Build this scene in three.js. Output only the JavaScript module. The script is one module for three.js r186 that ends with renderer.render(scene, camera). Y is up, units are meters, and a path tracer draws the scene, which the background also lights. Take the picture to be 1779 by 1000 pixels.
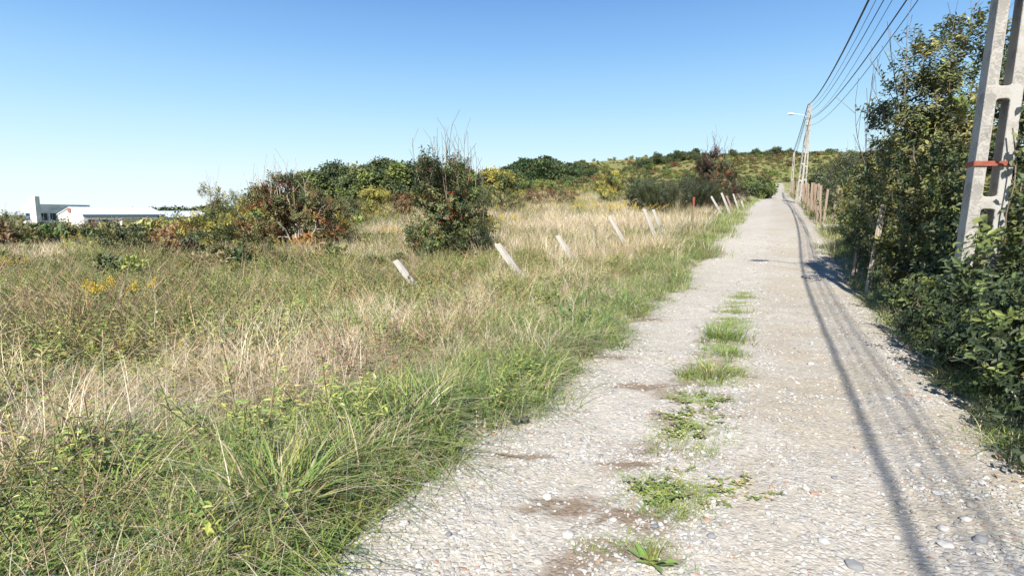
import * as THREE from 'three';
import { mergeGeometries } from 'three/addons/utils/BufferGeometryUtils.js';
import { RoundedBoxGeometry } from 'three/addons/geometries/RoundedBoxGeometry.js';
import { createNoise2D, createNoise3D } from 'simplex-noise';

// ------------------------------------------------------------------ camera, sky, sun, exposure
const scene = new THREE.Scene();
const camera = new THREE.PerspectiveCamera(53.13, 1024 / 575, 0.05, 4000);
camera.position.set(0, 1.6, 0);
camera.rotation.set(-7.4 * Math.PI / 180, 0, 0);
const renderer = new THREE.WebGLRenderer({ antialias: true });
renderer.setSize(1024, 575);
renderer.toneMapping = THREE.LinearToneMapping;
renderer.toneMappingExposure = 1.88;
renderer.shadowMap.enabled = true;

const SUN_ELEVATION = 41 * Math.PI / 180;
const SUN_TO = new THREE.Vector3(-0.25 * Math.cos(SUN_ELEVATION), Math.sin(SUN_ELEVATION), 0.968 * Math.cos(SUN_ELEVATION));   // towards the sun: behind the camera, a little to the left
const sun = new THREE.DirectionalLight(new THREE.Color().setRGB(1, 0.94, 0.84), 5);
sun.position.copy(SUN_TO).multiplyScalar(120);
sun.castShadow = true;
sun.shadow.mapSize.set(4096, 4096);
Object.assign(sun.shadow.camera, { left: -90, right: 90, top: 90, bottom: -90, near: 1, far: 400 });
scene.add(sun, sun.target);

{ // clear autumn sky: pale at the horizon, blue above, the same all round
  const W = 256, H = 512, data = new Float32Array(W * H * 4);
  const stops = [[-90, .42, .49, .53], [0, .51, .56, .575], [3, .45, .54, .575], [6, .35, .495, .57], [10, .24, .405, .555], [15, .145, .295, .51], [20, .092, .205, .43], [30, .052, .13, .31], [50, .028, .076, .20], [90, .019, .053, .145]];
  for (let j = 0; j < H; j++) {
    const el = (j + .5) / H * 180 - 90;
    let k = 0; while (k < stops.length - 2 && el > stops[k + 1][0]) k++;
    const a = stops[k], b = stops[k + 1], f = Math.min(1, Math.max(0, (el - a[0]) / (b[0] - a[0])));
    for (let i = 0; i < W; i++) for (let c = 0; c < 4; c++) data[(j * W + i) * 4 + c] = c < 3 ? a[c + 1] + (b[c + 1] - a[c + 1]) * f : 1;
  }
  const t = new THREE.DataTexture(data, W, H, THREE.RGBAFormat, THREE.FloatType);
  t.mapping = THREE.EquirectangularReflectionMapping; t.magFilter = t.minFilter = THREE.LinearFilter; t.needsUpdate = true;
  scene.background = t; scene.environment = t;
}

// ------------------------------------------------------------------ small helpers
function rng(seed) { let a = seed >>> 0; return () => { a = (a + 0x6D2B79F5) | 0; let t = Math.imul(a ^ (a >>> 15), 1 | a); t = (t + Math.imul(t ^ (t >>> 7), 61 | t)) ^ t; return ((t ^ (t >>> 14)) >>> 0) / 4294967296; }; }
const n2 = createNoise2D(rng(11)), n2b = createNoise2D(rng(12)), n3 = createNoise3D(rng(13));
const lerp = (a, b, f) => a + (b - a) * f, clamp = (x, a = 0, b = 1) => Math.min(b, Math.max(a, x));
const smooth = (a, b, x) => { const t = clamp((x - a) / (b - a)); return t * t * (3 - 2 * t); };
const V = (x, y, z) => new THREE.Vector3(x, y, z);
const RGB = (c) => new THREE.Color().setRGB(c[0], c[1], c[2]);
const taken = new Map();
function numbered(name) { const k = taken.get(name) || 0; taken.set(name, k + 1); return k ? `${name}_${String(k).padStart(3, '0')}` : name; }
function shade(o) { o.traverse((m) => { if (m.isMesh) { m.castShadow = true; m.receiveShadow = true; } }); return o; }
function top(o, name, label, category, group) {
  o.name = numbered(name); o.userData.label = label; o.userData.category = category; if (group) o.userData.group = group;
  scene.add(o); return o;
}
function thing(name, label, category, x, y, z, group) { const o = new THREE.Group(); o.position.set(x, y, z); return top(o, name, label, category, group); }
function part(name, geometry, material, parent, label) { const m = new THREE.Mesh(geometry, material); m.name = name; if (label) m.userData.label = label; parent.add(m); return m; }
function structure(name, geometry, material) { const m = new THREE.Mesh(geometry, material); m.name = name; m.userData.kind = 'structure'; m.userData.label = name.replace(/_/g, ' '); scene.add(m); return m; }
function stuff(name, label, category, geometry, material, list, parent) {      // list: [matrix, colour]
  const m = new THREE.InstancedMesh(geometry, material, list.length), c = new THREE.Color();
  list.forEach(([mat, col], i) => { m.setMatrixAt(i, mat); m.setColorAt(i, c.setRGB(col[0], col[1], col[2])); });
  m.userData.kind = 'stuff';
  if (parent) { m.name = name; parent.add(m); } else { m.name = numbered(name); m.userData.label = label; m.userData.category = category; scene.add(m); }
  return m;
}
function mass(name, label, category) { const o = new THREE.Group(); o.userData.kind = 'stuff'; return top(o, name, label, category); }
const dummy = new THREE.Object3D();
function place(x, y, z, ry, s, tx = 0, tz = 0, sy = s) { dummy.position.set(x, y, z); dummy.rotation.set(tx, ry, tz, 'YXZ'); dummy.scale.set(s, sy, s); dummy.updateMatrix(); return dummy.matrix.clone(); }
const merge = (list) => mergeGeometries(list.map((g) => { const h = g.index ? g.toNonIndexed() : g; for (const k of Object.keys(h.attributes)) if (!['position', 'normal', 'uv', 'color'].includes(k)) h.deleteAttribute(k); return h; }));
function box(w, h, d, x = 0, y = 0, z = 0, r = 0) { const g = r ? new RoundedBoxGeometry(w, h, d, 2, r) : new THREE.BoxGeometry(w, h, d); g.translate(x, y, z); return g; }

// ------------------------------------------------------------------ the lie of the land (x right, d = distance ahead = -z)
const RX = 0.4115, RD = 0.9114;                                            // direction of the road
const along = (x, d) => x * RX + d * RD, left = (x, d) => -x * RD + d * RX - 0.173;   // along the road; to the left of its middle
const fromRoad = (s, u) => [s * RX - (u + 0.173) * RD, s * RD + (u + 0.173) * RX];
const PROFILE = [[-400, 0], [-20, 0], [0, 0], [8, 0], [13, .07], [17.4, .33], [22, .78], [27.4, 1.18], [35, 1.62], [47, 2.25], [81, 4.0], [120, 6.1], [150, 8.5], [162, 9.1], [176, 9.6], [215, 15.5], [280, 25.5], [330, 30], [420, 35], [700, 42], [1600, 46]];
function rise(s) {
  let k = 0; while (k < PROFILE.length - 2 && s > PROFILE[k + 1][0]) k++;
  const g = (i) => { const a = PROFILE[Math.max(0, i - 1)], b = PROFILE[Math.min(PROFILE.length - 1, i + 1)]; return (b[1] - a[1]) / (b[0] - a[0]); };
  const a = PROFILE[k], b = PROFILE[k + 1], w = b[0] - a[0], t = clamp((s - a[0]) / w);
  return (2 * t ** 3 - 3 * t * t + 1) * a[1] + (t ** 3 - 2 * t * t + t) * w * g(k) + (-2 * t ** 3 + 3 * t * t) * b[1] + (t ** 3 - t * t) * w * g(k + 1);
}
function base(x, d) {
  const s = along(x, d), u = left(x, d), away = smooth(.85, 1.45, u / Math.max(s, 4)) * smooth(8, 32, u), f = (1 - smooth(90, 190, u)) * (1 - away);   // the land falls away into the valley on the left
  let h = rise(s) * f - 3.4 * smooth(16, 85, u) * Math.max(away, smooth(120, 200, u));
  const far = smooth(60, 200, Math.hypot(x, d));
  h += far * (2.2 * n2(x / 120, d / 120) + 0.9 * n2(x / 45, d / 45)) * smooth(4, 40, Math.abs(u)) * (s > 60 ? 1 : .3);
  return h;
}
const edge = (s) => 0.16 * n2b(s / 2.3, 3) + 0.09 * n2b(s / 0.7, 9);           // the verge wanders
function ground(x, d) {
  const s = along(x, d), u = left(x, d), a = Math.abs(u);
  const lift = smooth(1.5, 2.1, a + (u > 0 ? .22 : 0) + edge(s + (u > 0 ? 0 : 50))) * (u > 0 ? .2 : .14) - 0.10;
  const bumps = (0.05 * n2(x / 1.3, d / 1.3) + 0.03 * n2(x / 0.45, d / 0.45)) * smooth(1.4, 2.6, a);
  return base(x, d) + lift * smooth(40, 12, a - 1) + bumps + 0.15 * n2b(x / 7, d / 7) * smooth(3, 12, a);
}
function roadTop(s, u) {
  const [x, d] = fromRoad(s, u), ruts = 0.028 * (Math.exp(-(((u - .78) / .36) ** 2)) + Math.exp(-(((u + .72) / .36) ** 2)));
  return base(x, d) + 0.03 - ruts + 0.012 * n2(x / .9, d / .9) + 0.006 * n2(x / .22, d / .22) - 0.16 * smooth(1.5, 2.2, Math.abs(u));
}
const at = (x, d) => Math.max(ground(x, d), Math.abs(left(x, d)) < 2.2 ? roadTop(along(x, d), left(x, d)) : -99);
const polar = (t, d) => [t * d, d];                                           // surveyed from the station at the origin: tangent of the bearing, distance ahead

// ------------------------------------------------------------------ textures
function dataTexture(n, fn, srgb = false) {
  const d = new Uint8Array(n * n * 4);
  for (let j = 0; j < n; j++) for (let i = 0; i < n; i++) { const c = fn(i, j), k = (j * n + i) * 4; for (let q = 0; q < 3; q++) d[k + q] = clamp(Math.round((srgb ? Math.pow(clamp(c[q]), 1 / 2.2) : c[q]) * 255), 0, 255); d[k + 3] = 255; }
  const t = new THREE.DataTexture(d, n, n); t.wrapS = t.wrapT = THREE.RepeatWrapping; t.magFilter = THREE.LinearFilter; t.minFilter = THREE.LinearMipmapLinearFilter; t.generateMipmaps = true;
  if (srgb) t.colorSpace = THREE.SRGBColorSpace; t.needsUpdate = true; return t;
}
function tileNoise(cells, seed) {                                             // value noise that repeats
  const r = rng(seed), g = Float32Array.from({ length: cells * cells }, () => r());
  return (u, v) => { const x = u * cells, y = v * cells, i = Math.floor(x), j = Math.floor(y), f = x - i, h = y - j, a = f * f * (3 - 2 * f), b = h * h * (3 - 2 * h), q = (m, n) => g[((n % cells + cells) % cells) * cells + ((m % cells + cells) % cells)]; return lerp(lerp(q(i, j), q(i + 1, j), a), lerp(q(i, j + 1), q(i + 1, j + 1), a), b); };
}
function worley(cells, seed) {                                                // repeats; gives [F1, F2, cell value]
  const r = rng(seed), px = [], py = [], v = [];
  for (let i = 0; i < cells * cells; i++) { px.push(r()); py.push(r()); v.push(r()); }
  return (a, b) => {
    const x = a * cells, y = b * cells, ci = Math.floor(x), cj = Math.floor(y); let f1 = 9, f2 = 9, val = 0;
    for (let j = cj - 1; j <= cj + 1; j++) for (let i = ci - 1; i <= ci + 1; i++) {
      const k = ((j % cells + cells) % cells) * cells + ((i % cells + cells) % cells), d = Math.hypot(i + px[k] - x, j + py[k] - y);
      if (d < f1) { f2 = f1; f1 = d; val = v[k]; } else if (d < f2) f2 = d;
    }
    return [f1, f2, val];
  };
}
// gravel: 2.4 m of small pebbles bedded in sand
const GN = 1024, wA = worley(80, 1), wB = worley(150, 2), tA = tileNoise(7, 3), tB = tileNoise(160, 4), tC = tileNoise(20, 5);
const gravelField = []; 
for (let j = 0; j < GN; j++) for (let i = 0; i < GN; i++) {
  const u = i / GN, v = j / GN, a = wA(u, v), b = wB(u, v), here = tA(u, v) * .6 + tC(u, v) * .4;
  const ha = clamp((a[1] - a[0]) * 2.2) * (a[2] > .42 ? 1 : 0), hb = clamp((b[1] - b[0]) * 2) * .55;
  gravelField.push(ha > hb ? [ha, a[2] * 7 % 1, 1, here] : [hb, b[2] * 7 % 1, 0, here]);
}
const STONES = [[0.411, 0.4, 0.379], [0.356, 0.348, 0.325], [0.302, 0.3, 0.287], [0.391, 0.369, 0.325], [0.254, 0.25, 0.248], [0.439, 0.435, 0.426], [0.322, 0.289, 0.245], [0.37, 0.365, 0.355]];
const gravelMap = dataTexture(GN, (i, j) => {
  const [h, v, big, here] = gravelField[j * GN + i], st = STONES[Math.floor(v * STONES.length)], g = tB(i / GN, j / GN), sand = [.345 + .04 * here, .32 + .04 * here, .28 + .04 * here];
  const m = clamp(h * (big ? 2.4 : 1.7) - .25) * lerp(.55, 1, here), f = .84 + .32 * g;
  return [0, 1, 2].map((q) => lerp(sand[q], st[q], m) * f);
}, true);
const gravelBump = dataTexture(GN, (i, j) => { const [h, , big, here] = gravelField[j * GN + i], k = clamp(Math.sqrt(h) * (big ? .9 : .55) * lerp(.6, 1, here) + .12 * tB(i / GN, j / GN)); return [k, k, k]; });
// soil and thatch: 3 m
const sA = tileNoise(12, 21), sB = tileNoise(60, 22), sC = tileNoise(256, 23);
const soilMap = dataTexture(512, (i, j) => { const u = i / 512, v = j / 512, k = .5 * sA(u, v) + .3 * sB(u, v) + .5 * sC(u, v); return [.75 * k + .4, .75 * k + .4, .75 * k + .38].map((x) => x * .8); }, true);
const soilBump = dataTexture(512, (i, j) => { const u = i / 512, v = j / 512, k = .4 * sB(u, v) + .6 * sC(u, v); return [k, k, k]; });
// weathered concrete: 1 m
const cA = tileNoise(9, 31), cB = tileNoise(60, 32), cC = tileNoise(200, 33);
const concreteMap = dataTexture(512, (i, j) => { const u = i / 512, v = j / 512, st = smooth(.52, .72, cA(u, v * .4) * .6 + cB(u, v) * .4), k = .78 + .3 * cA(u, v) + .2 * cB(u, v) - .3 * (cC(u, v) > .88 ? 1 : 0) - .38 * st; return [k, k * .985, k * .955].map((x) => x * .95); }, true);
const woodA = tileNoise(40, 41), woodB = tileNoise(90, 42);
const woodMap = dataTexture(256, (i, j) => { const u = i / 256, v = j / 256, k = .62 + .34 * woodA(u, v * .1) + .2 * woodB(u, v * .25); return [k, k, k]; }, true);

// ------------------------------------------------------------------ materials
const std = (o) => new THREE.MeshStandardMaterial(o);
const grassMat = new THREE.MeshPhysicalMaterial({ vertexColors: true, roughness: .8, transmission: .25, thickness: 0, side: THREE.DoubleSide });
const strawMat = std({ vertexColors: true, roughness: .95, side: THREE.DoubleSide });
const leafMat = new THREE.MeshPhysicalMaterial({ vertexColors: true, roughness: .62, transmission: .3, thickness: 0, side: THREE.DoubleSide });
const barkMat = std({ color: RGB([.17, .135, .105]), roughness: .9 });
const paleBarkMat = std({ color: RGB([.36, .32, .28]), roughness: .9 });
const berryMat = std({ vertexColors: true, roughness: .4 });
const concreteMat = std({ map: concreteMap, color: RGB([.36, .35, .335]), roughness: .9, bumpMap: concreteMap, bumpScale: .004 });
const postMat = std({ map: concreteMap, color: RGB([.42, .405, .385]), roughness: .9, bumpMap: concreteMap, bumpScale: .004 });
const woodMat = std({ map: woodMap, color: RGB([.29, .225, .17]), roughness: .85, bumpMap: woodMap, bumpScale: .003 });
const darkWoodMat = std({ map: woodMap, color: RGB([.24, .17, .12]), roughness: .85, bumpMap: woodMap, bumpScale: .003 });
const rustMat = std({ map: concreteMap, color: RGB([.30, .085, .055]), roughness: .8, metalness: .2 });
const cableMat = std({ color: RGB([.025, .025, .03]), roughness: .6 });
const metalMat = std({ color: RGB([.5, .5, .5]), roughness: .5, metalness: .8 });
const lampMat = std({ color: RGB([.75, .75, .74]), roughness: .4 });
const stoneMat = std({ vertexColors: true, roughness: .85 });

// ------------------------------------------------------------------ ground
function groundColour(x, d) {
  const u = left(x, d), R = Math.hypot(x, d), a = n2(x / 9 + 40, d / 9), b = n2b(x / 31, d / 31), c = n2(x / 2.2, d / 2.2 + 70);
  const near = [.20 + .04 * c, .155 + .03 * c, .085 + .015 * c];
  const olive = [.165, .175, .052], rust = [.19, .155, .058], straw = [.32, .28, .14];
  const k = smooth(-.3, .5, a * .5 + b * .6), q = smooth(.1, .7, n2b(x / 14 + 9, d / 20) * .6 + c * .3);
  const hill = [0, 1, 2].map((i) => lerp(lerp(olive[i], rust[i], k * .6), straw[i], q * .4 * smooth(220, 90, R)));
  const s = along(x, d), pale = smooth(276, 282, s + 6 * b) * (1 - smooth(288, 294, s + 6 * b)) * smooth(20, -10, u - 30);
  const f = smooth(25, 90, R), verge = (1 - smooth(1.9, 2.6, Math.abs(u) + edge(s) * 1.4)) * smooth(172, 160, s);
  return [0, 1, 2].map((i) => lerp(lerp(lerp(near[i], hill[i], f), [.42, .34, .19][i], pale * .8), [.40, .34, .26][i], verge * .85));
}
{
  const NX = 340, ND = 380, p = [], uv = [], col = [], idx = [];
  const gx = (i) => { const t = i / NX * 2 - 1; return 1.5 + 1100 * (Math.sinh(7.2 * t) / Math.sinh(7.2)); }, gd = (j) => { const t = j / ND * 2 - 1; return 8 + 1150 * (Math.sinh(6.6 * t) / Math.sinh(6.6)); };
  for (let j = 0; j <= ND; j++) for (let i = 0; i <= NX; i++) { const x = gx(i), d = gd(j); p.push(x, ground(x, d), -d); uv.push(x / 3, d / 3); col.push(...groundColour(x, d).map((v) => v * 1.35)); }
  for (let j = 0; j < ND; j++) for (let i = 0; i < NX; i++) { const a = j * (NX + 1) + i, b = a + 1, c = a + NX + 1, e = c + 1; idx.push(a, b, c, b, e, c); }
  const g = new THREE.BufferGeometry();
  g.setAttribute('position', new THREE.Float32BufferAttribute(p, 3)); g.setAttribute('uv', new THREE.Float32BufferAttribute(uv, 2)); g.setAttribute('color', new THREE.Float32BufferAttribute(col, 3)); g.setIndex(idx); g.computeVertexNormals();
  structure('ground', g, std({ vertexColors: true, map: soilMap, bumpMap: soilBump, bumpScale: .02, roughness: 1 }));
}
const DIRT = [[.32, 2.98, .3, .16], [.62, 2.85, .28, .12], [.75, 3.5, .25, .1], [.05, 3.6, .25, .07], [1.0, 6.2, .5, .12], [.62, 2.5, .22, .12], [1.25, 5.2, .5, .14], [1.9, 8.4, .5, .2]];     // bare brown earth between the stones: x, d, radii
const earth = (x, d) => { let k = 0; for (const [a, b, r, q] of DIRT) k = Math.max(k, 1 - smooth(.4, 1, Math.hypot((x - a) / r, (d - b) / q) + .5 * n2b(x * 9, d * 9))); return k; };
{
  const rows = []; for (let s = -4; s < 168; s += s < 12 ? .05 : s < 30 ? .12 : s < 80 ? .4 : 1.5) rows.push(s);
  const NU = 76, p = [], uv = [], col = [], idx = [];
  rows.forEach((s) => { for (let i = 0; i <= NU; i++) {
    const u = -2.4 + 4.8 * i / NU, [x, d] = fromRoad(s, u); p.push(x, roadTop(s, u), -d); uv.push(x / 2.4, d / 2.4);
    const sandy = smooth(.0, .8, n2b(x / 1.7, d / 1.7 + 20) * .6 + n2(x / .5, d / .5) * .35 + (u < 0 ? .38 : -.15)), e = Math.max(earth(x, d), .85 * smooth(.2, .7, (n2b(x / .5 + 7, d / .8) * .7 + n2(x / .17, d / .2) * .35 + .2) * Math.exp(-(((u - .42) / .4) ** 2)) * 1.25 * smooth(13, 8, s))), w = 1.12 + .06 * n2(x / 4, d / 4);
    const worn = smooth(.35, -.35, u + .25 * n2(x / 1.1, d / 1.1)), tint = [lerp(.98, .86, sandy * .4 + worn * .6), lerp(.97, .815, sandy * .5 + worn * .5), lerp(.955, .73, sandy * .6 + worn * .4)].map((v) => v * w * 1.02), br = [.56, .45, .35];
    col.push(...tint.map((v, q) => lerp(v, br[q], e)));
  } });
  for (let j = 0; j < rows.length - 1; j++) for (let i = 0; i < NU; i++) { const a = j * (NU + 1) + i, b = a + 1, c = a + NU + 1, e = c + 1; idx.push(a, c, b, b, c, e); }
  const g = new THREE.BufferGeometry();
  g.setAttribute('position', new THREE.Float32BufferAttribute(p, 3)); g.setAttribute('uv', new THREE.Float32BufferAttribute(uv, 2)); g.setAttribute('color', new THREE.Float32BufferAttribute(col, 3)); g.setIndex(idx); g.computeVertexNormals();
  var road = structure('gravel_road', g, std({ vertexColors: true, map: gravelMap, bumpMap: gravelBump, bumpScale: .008, roughness: .95 }));
}

// ------------------------------------------------------------------ stones
function pebble(seed, detail = 1) {
  const r = rng(seed), g = mergeVerts(new THREE.IcosahedronGeometry(.5, detail)), p = g.attributes.position, sx = .75 + r() * .5, sy = .4 + r() * .3, sz = .75 + r() * .5, col = [];
  for (let i = 0; i < p.count; i++) { const x = p.getX(i), y = p.getY(i), z = p.getZ(i), k = 1 + .28 * n3(x * 1.9 + seed * 7, y * 1.9, z * 1.9); p.setXYZ(i, x * k * sx, y * k * sy, z * k * sz); col.push(1, 1, 1); }
  g.setAttribute('color', new THREE.Float32BufferAttribute(col, 3)); g.computeVertexNormals(); return g;
}
function mergeVerts(g) { const p = g.attributes.position, m = new Map(), pos = [], idx = []; for (let i = 0; i < p.count; i++) { const k = [p.getX(i), p.getY(i), p.getZ(i)].map((v) => v.toFixed(4)).join(); if (!m.has(k)) { m.set(k, pos.length / 3); pos.push(p.getX(i), p.getY(i), p.getZ(i)); } idx.push(m.get(k)); } const o = new THREE.BufferGeometry(); o.setAttribute('position', new THREE.Float32BufferAttribute(pos, 3)); o.setIndex(idx); return o; }
{
  const r = rng(77), shapes = [1, 2, 3, 4].map((k) => pebble(k)), lists = shapes.map(() => []);
  const bands = [[1.2, 4, 3000, 1], [4, 7, 1900, 1.1], [7, 12, 900, 1.25], [12, 22, 260, 1.5]];
  for (const [s0, s1, dens, big] of bands) for (let k = 0, n = (s1 - s0) * 4.1 * dens; k < n; k++) {
    const s = lerp(s0, s1, r()), u = (r() * 2 - 1) * 2.05, [x, d] = fromRoad(s, u), q = n2(x / .8 + 30, d / .8) + .5 * n2b(x / .25, d / .25) + (Math.abs(u) > 1.3 ? .4 : 0) + (u > 0 ? .2 : -.25) - .75 * (Math.exp(-(((u - .85) / .3) ** 2)) + Math.exp(-(((u + .75) / .34) ** 2)));
    if (q < -.35 + r() * .6 || earth(x, d) > .5 + r() * .5) { if (r() > .12) continue; }
    const size = (.0065 + .019 * Math.pow(r(), 2.4) + (r() < .035 ? .013 : 0)) * big, st = STONES[Math.floor(r() * STONES.length)], odd = r(), f = .8 + .45 * r();
    const c = odd < .03 ? [.17, .18, .21] : odd < .06 ? [.33, .20, .14] : st.map((v) => v * f);
    lists[Math.floor(r() * 4)].push([place(x, at(x, d) + size * .08, -d, r() * 6.3, size, (r() - .5) * .7, (r() - .5) * .7), c]);
  }
  const loose = mass('gravel', 'loose pale gravel strewn over the road', 'gravel');
  lists.forEach((l, i) => stuff('pebble_scatter', '', '', shapes[i], stoneMat, l, loose));
  // larger stones that can be told apart, set in the road
  const big = [11, 12, 13, 14, 15].map((k) => pebble(k, 2)), tones = [[.39, .38, .36], [.34, .325, .30], [.19, .195, .205], [.31, .285, .25], [.42, .41, .395]].map((c) => std({ color: RGB(c), roughness: .85 }));
  const near = [[1.52, 2.62, .075, 4], [1.55, 2.42, .10, 2], [.98, 2.65, .07, 2], [.94, 3.2, .10, 4], [1.82, 2.75, .06, 1], [.2, 3.1, .08, 0], [-.28, 3.0, .07, 4], [.12, 2.5, .08, 1], [.28, 2.7, .09, 0], [-.55, 2.75, .085, 4], [1.7, 3.15, .06, 0], [2.1, 2.6, .09, 4], [2.28, 2.62, .10, 2], [2.2, 2.75, .08, 4], [2.35, 2.8, .09, 0], [2.5, 2.95, .085, 3], [2.42, 3.1, .07, 4], [2.15, 3.0, .06, 0], [1.95, 3.3, .055, 2], [-.7, 2.5, .09, 2], [-.62, 2.62, .07, 1], [.6, 3.25, .07, 4], [.35, 3.45, .06, 1], [3.2, 6.0, .1, 4], [2.3, 6.8, .09, 0]];
  for (let k = 0; k < 130; k++) { const s = 2 + 9 * Math.pow(r(), 1.5), u = (r() < .5 ? 1 : -1) * (2 - 1.9 * r() * r()), [x, d] = fromRoad(s, u); near.push([x, d, .032 + .035 * r() * r(), Math.floor(r() * 5) % 5 === 2 && r() > .3 ? 1 : Math.floor(r() * 5)]); }
  near.forEach(([x, d, size, tone], k) => { const m = part(k ? `stone_${String(k).padStart(3, '0')}` : 'stone', big[k % 5], tones[tone], road); m.position.set(x, at(x, d) + size * .06, -d); m.rotation.set((r() - .5) * .4, r() * 6.3, (r() - .5) * .4); m.scale.setScalar(size * .68); });
}

// ------------------------------------------------------------------ leaves and blades
class Buf {
  constructor() { this.p = []; this.c = []; this.i = []; }
  v(p, c) { this.p.push(p.x, p.y, p.z); this.c.push(c[0], c[1], c[2]); return this.p.length / 3 - 1; }
  blade(p0, az, h, w, bend, col, twist, segs = 4) {
    const dx = Math.cos(az), dz = Math.sin(az), sx = Math.cos(az + twist), sz = Math.sin(az + twist), k = Math.min(.75, bend * .45); let prev = null;
    for (let j = 0; j <= segs; j++) {
      const t = j / segs, out = bend * h * t * t, y = h * (t - k * t * t), q = V(p0.x + dx * out, p0.y + y, p0.z + dz * out), ww = w * .5 * (1 - Math.pow(t, 1.6));
      if (j === segs) { const a = this.v(q, col); this.i.push(prev[0], prev[1], a); } else {
        const a = this.v(V(q.x - sx * ww, q.y, q.z - sz * ww), col), b = this.v(V(q.x + sx * ww, q.y, q.z + sz * ww), col);
        if (prev) this.i.push(prev[0], prev[1], a, prev[1], b, a); prev = [a, b];
      }
    }
    return V(p0.x + dx * bend * h, p0.y + h * (1 - k), p0.z + dz * bend * h);
  }
  leaf(p0, dir, up, L, W, col, fold = .18) {
    const side = V().crossVectors(dir, up).normalize(), nrm = V().crossVectors(side, dir).normalize(), P = (a, s, n) => V().copy(p0).addScaledVector(dir, a * L).addScaledVector(side, s * W).addScaledVector(nrm, n * W);
    for (const s of [-1, 1]) { const a = this.v(p0, col), b = this.v(P(.35, .5 * s, fold), col), e = this.v(P(.72, .36 * s, fold * .6), col), t = this.v(P(1, 0, -fold), col), m = this.v(P(.5, 0, 0), col); if (s < 0) this.i.push(a, m, b, b, m, e, e, m, t); else this.i.push(a, b, m, b, e, m, e, t, m); }
  }
  rod(a, b, ra, rb, col, sides = 3) {
    const dir = V().subVectors(b, a).normalize(), e1 = V().crossVectors(dir, Math.abs(dir.y) > .9 ? V(1, 0, 0) : V(0, 1, 0)).normalize(), e2 = V().crossVectors(dir, e1), ia = [], ib = [];
    for (let k = 0; k < sides; k++) { const t = k / sides * 2 * Math.PI, c = Math.cos(t), s = Math.sin(t); ia.push(this.v(V().copy(a).addScaledVector(e1, c * ra).addScaledVector(e2, s * ra), col)); ib.push(this.v(V().copy(b).addScaledVector(e1, c * rb).addScaledVector(e2, s * rb), col)); }
    for (let k = 0; k < sides; k++) { const n = (k + 1) % sides; this.i.push(ia[k], ia[n], ib[k], ia[n], ib[n], ib[k]); }
  }
  build() { const g = new THREE.BufferGeometry(); g.setAttribute('position', new THREE.Float32BufferAttribute(this.p, 3)); g.setAttribute('color', new THREE.Float32BufferAttribute(this.c, 3)); g.setIndex(this.i); g.computeVertexNormals(); return g; }
}
const GREEN = [[.125, .22, .03], [.18, .265, .042], [.085, .16, .028], [.24, .30, .055], [.14, .235, .055]];
const YELLOWGREEN = [[.29, .31, .075], [.25, .29, .06], [.34, .33, .11]];
const STRAW = [[.50, .42, .29], [.58, .51, .39], [.43, .35, .22], [.63, .57, .47], [.48, .39, .26], [.54, .475, .36]];
const TAN = [[.33, .235, .14], [.38, .27, .155], [.27, .18, .10]];
const pick = (r, list) => list[Math.floor(r() * list.length)];
const mixPal = (...pairs) => (r) => { let t = r() * pairs.reduce((a, b) => a + b[1], 0); for (const [p, w] of pairs) { t -= w; if (t <= 0) return pick(r, p); } return pick(r, pairs[0][0]); };
function tuft(seed, { n, radius, h, w, bend, pal, head = 0, segs = 4, mess = 0, ragged = 0 }) {
  const r = rng(seed), b = new Buf();
  for (let k = 0; k < n; k++) {
    const a = r() * 6.283, q = Math.sqrt(r()) * radius * (1 + ragged * 1.1 * n2(Math.cos(a) * 1.4 + seed * 3.7, Math.sin(a) * 1.4)), p = V(Math.cos(a) * q, 0, Math.sin(a) * q), c = pal(r), f = .82 + .36 * r(), col = c.map((x) => x * f), hh = lerp(h[0], h[1], Math.pow(r(), 1.3)) * (ragged ? clamp(1.1 + .8 * n2b(p.x * 7 + seed, p.z * 7), .3, 1.3) : 1), az = a + (r() - .5) * (mess ? 6 : 2.4);
    const tip = b.blade(p, az, hh, lerp(w[0], w[1], r()), lerp(bend[0], bend[1], r()) * (mess && r() < mess ? 2.2 : 1), col, 1.57 + (r() - .5) * 2, segs);
    if (head && r() < head) { const d = V(Math.cos(az) * .6, .8 - r() * .6, Math.sin(az) * .6).normalize(); b.leaf(V(tip.x - d.x * .05, tip.y - d.y * .05, tip.z - d.z * .05), d, V(r() - .5, r(), r() - .5).normalize(), .04 + .05 * r(), .003 + .003 * r(), pick(r, TAN), .3); }
  }
  return b.build();
}
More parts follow.
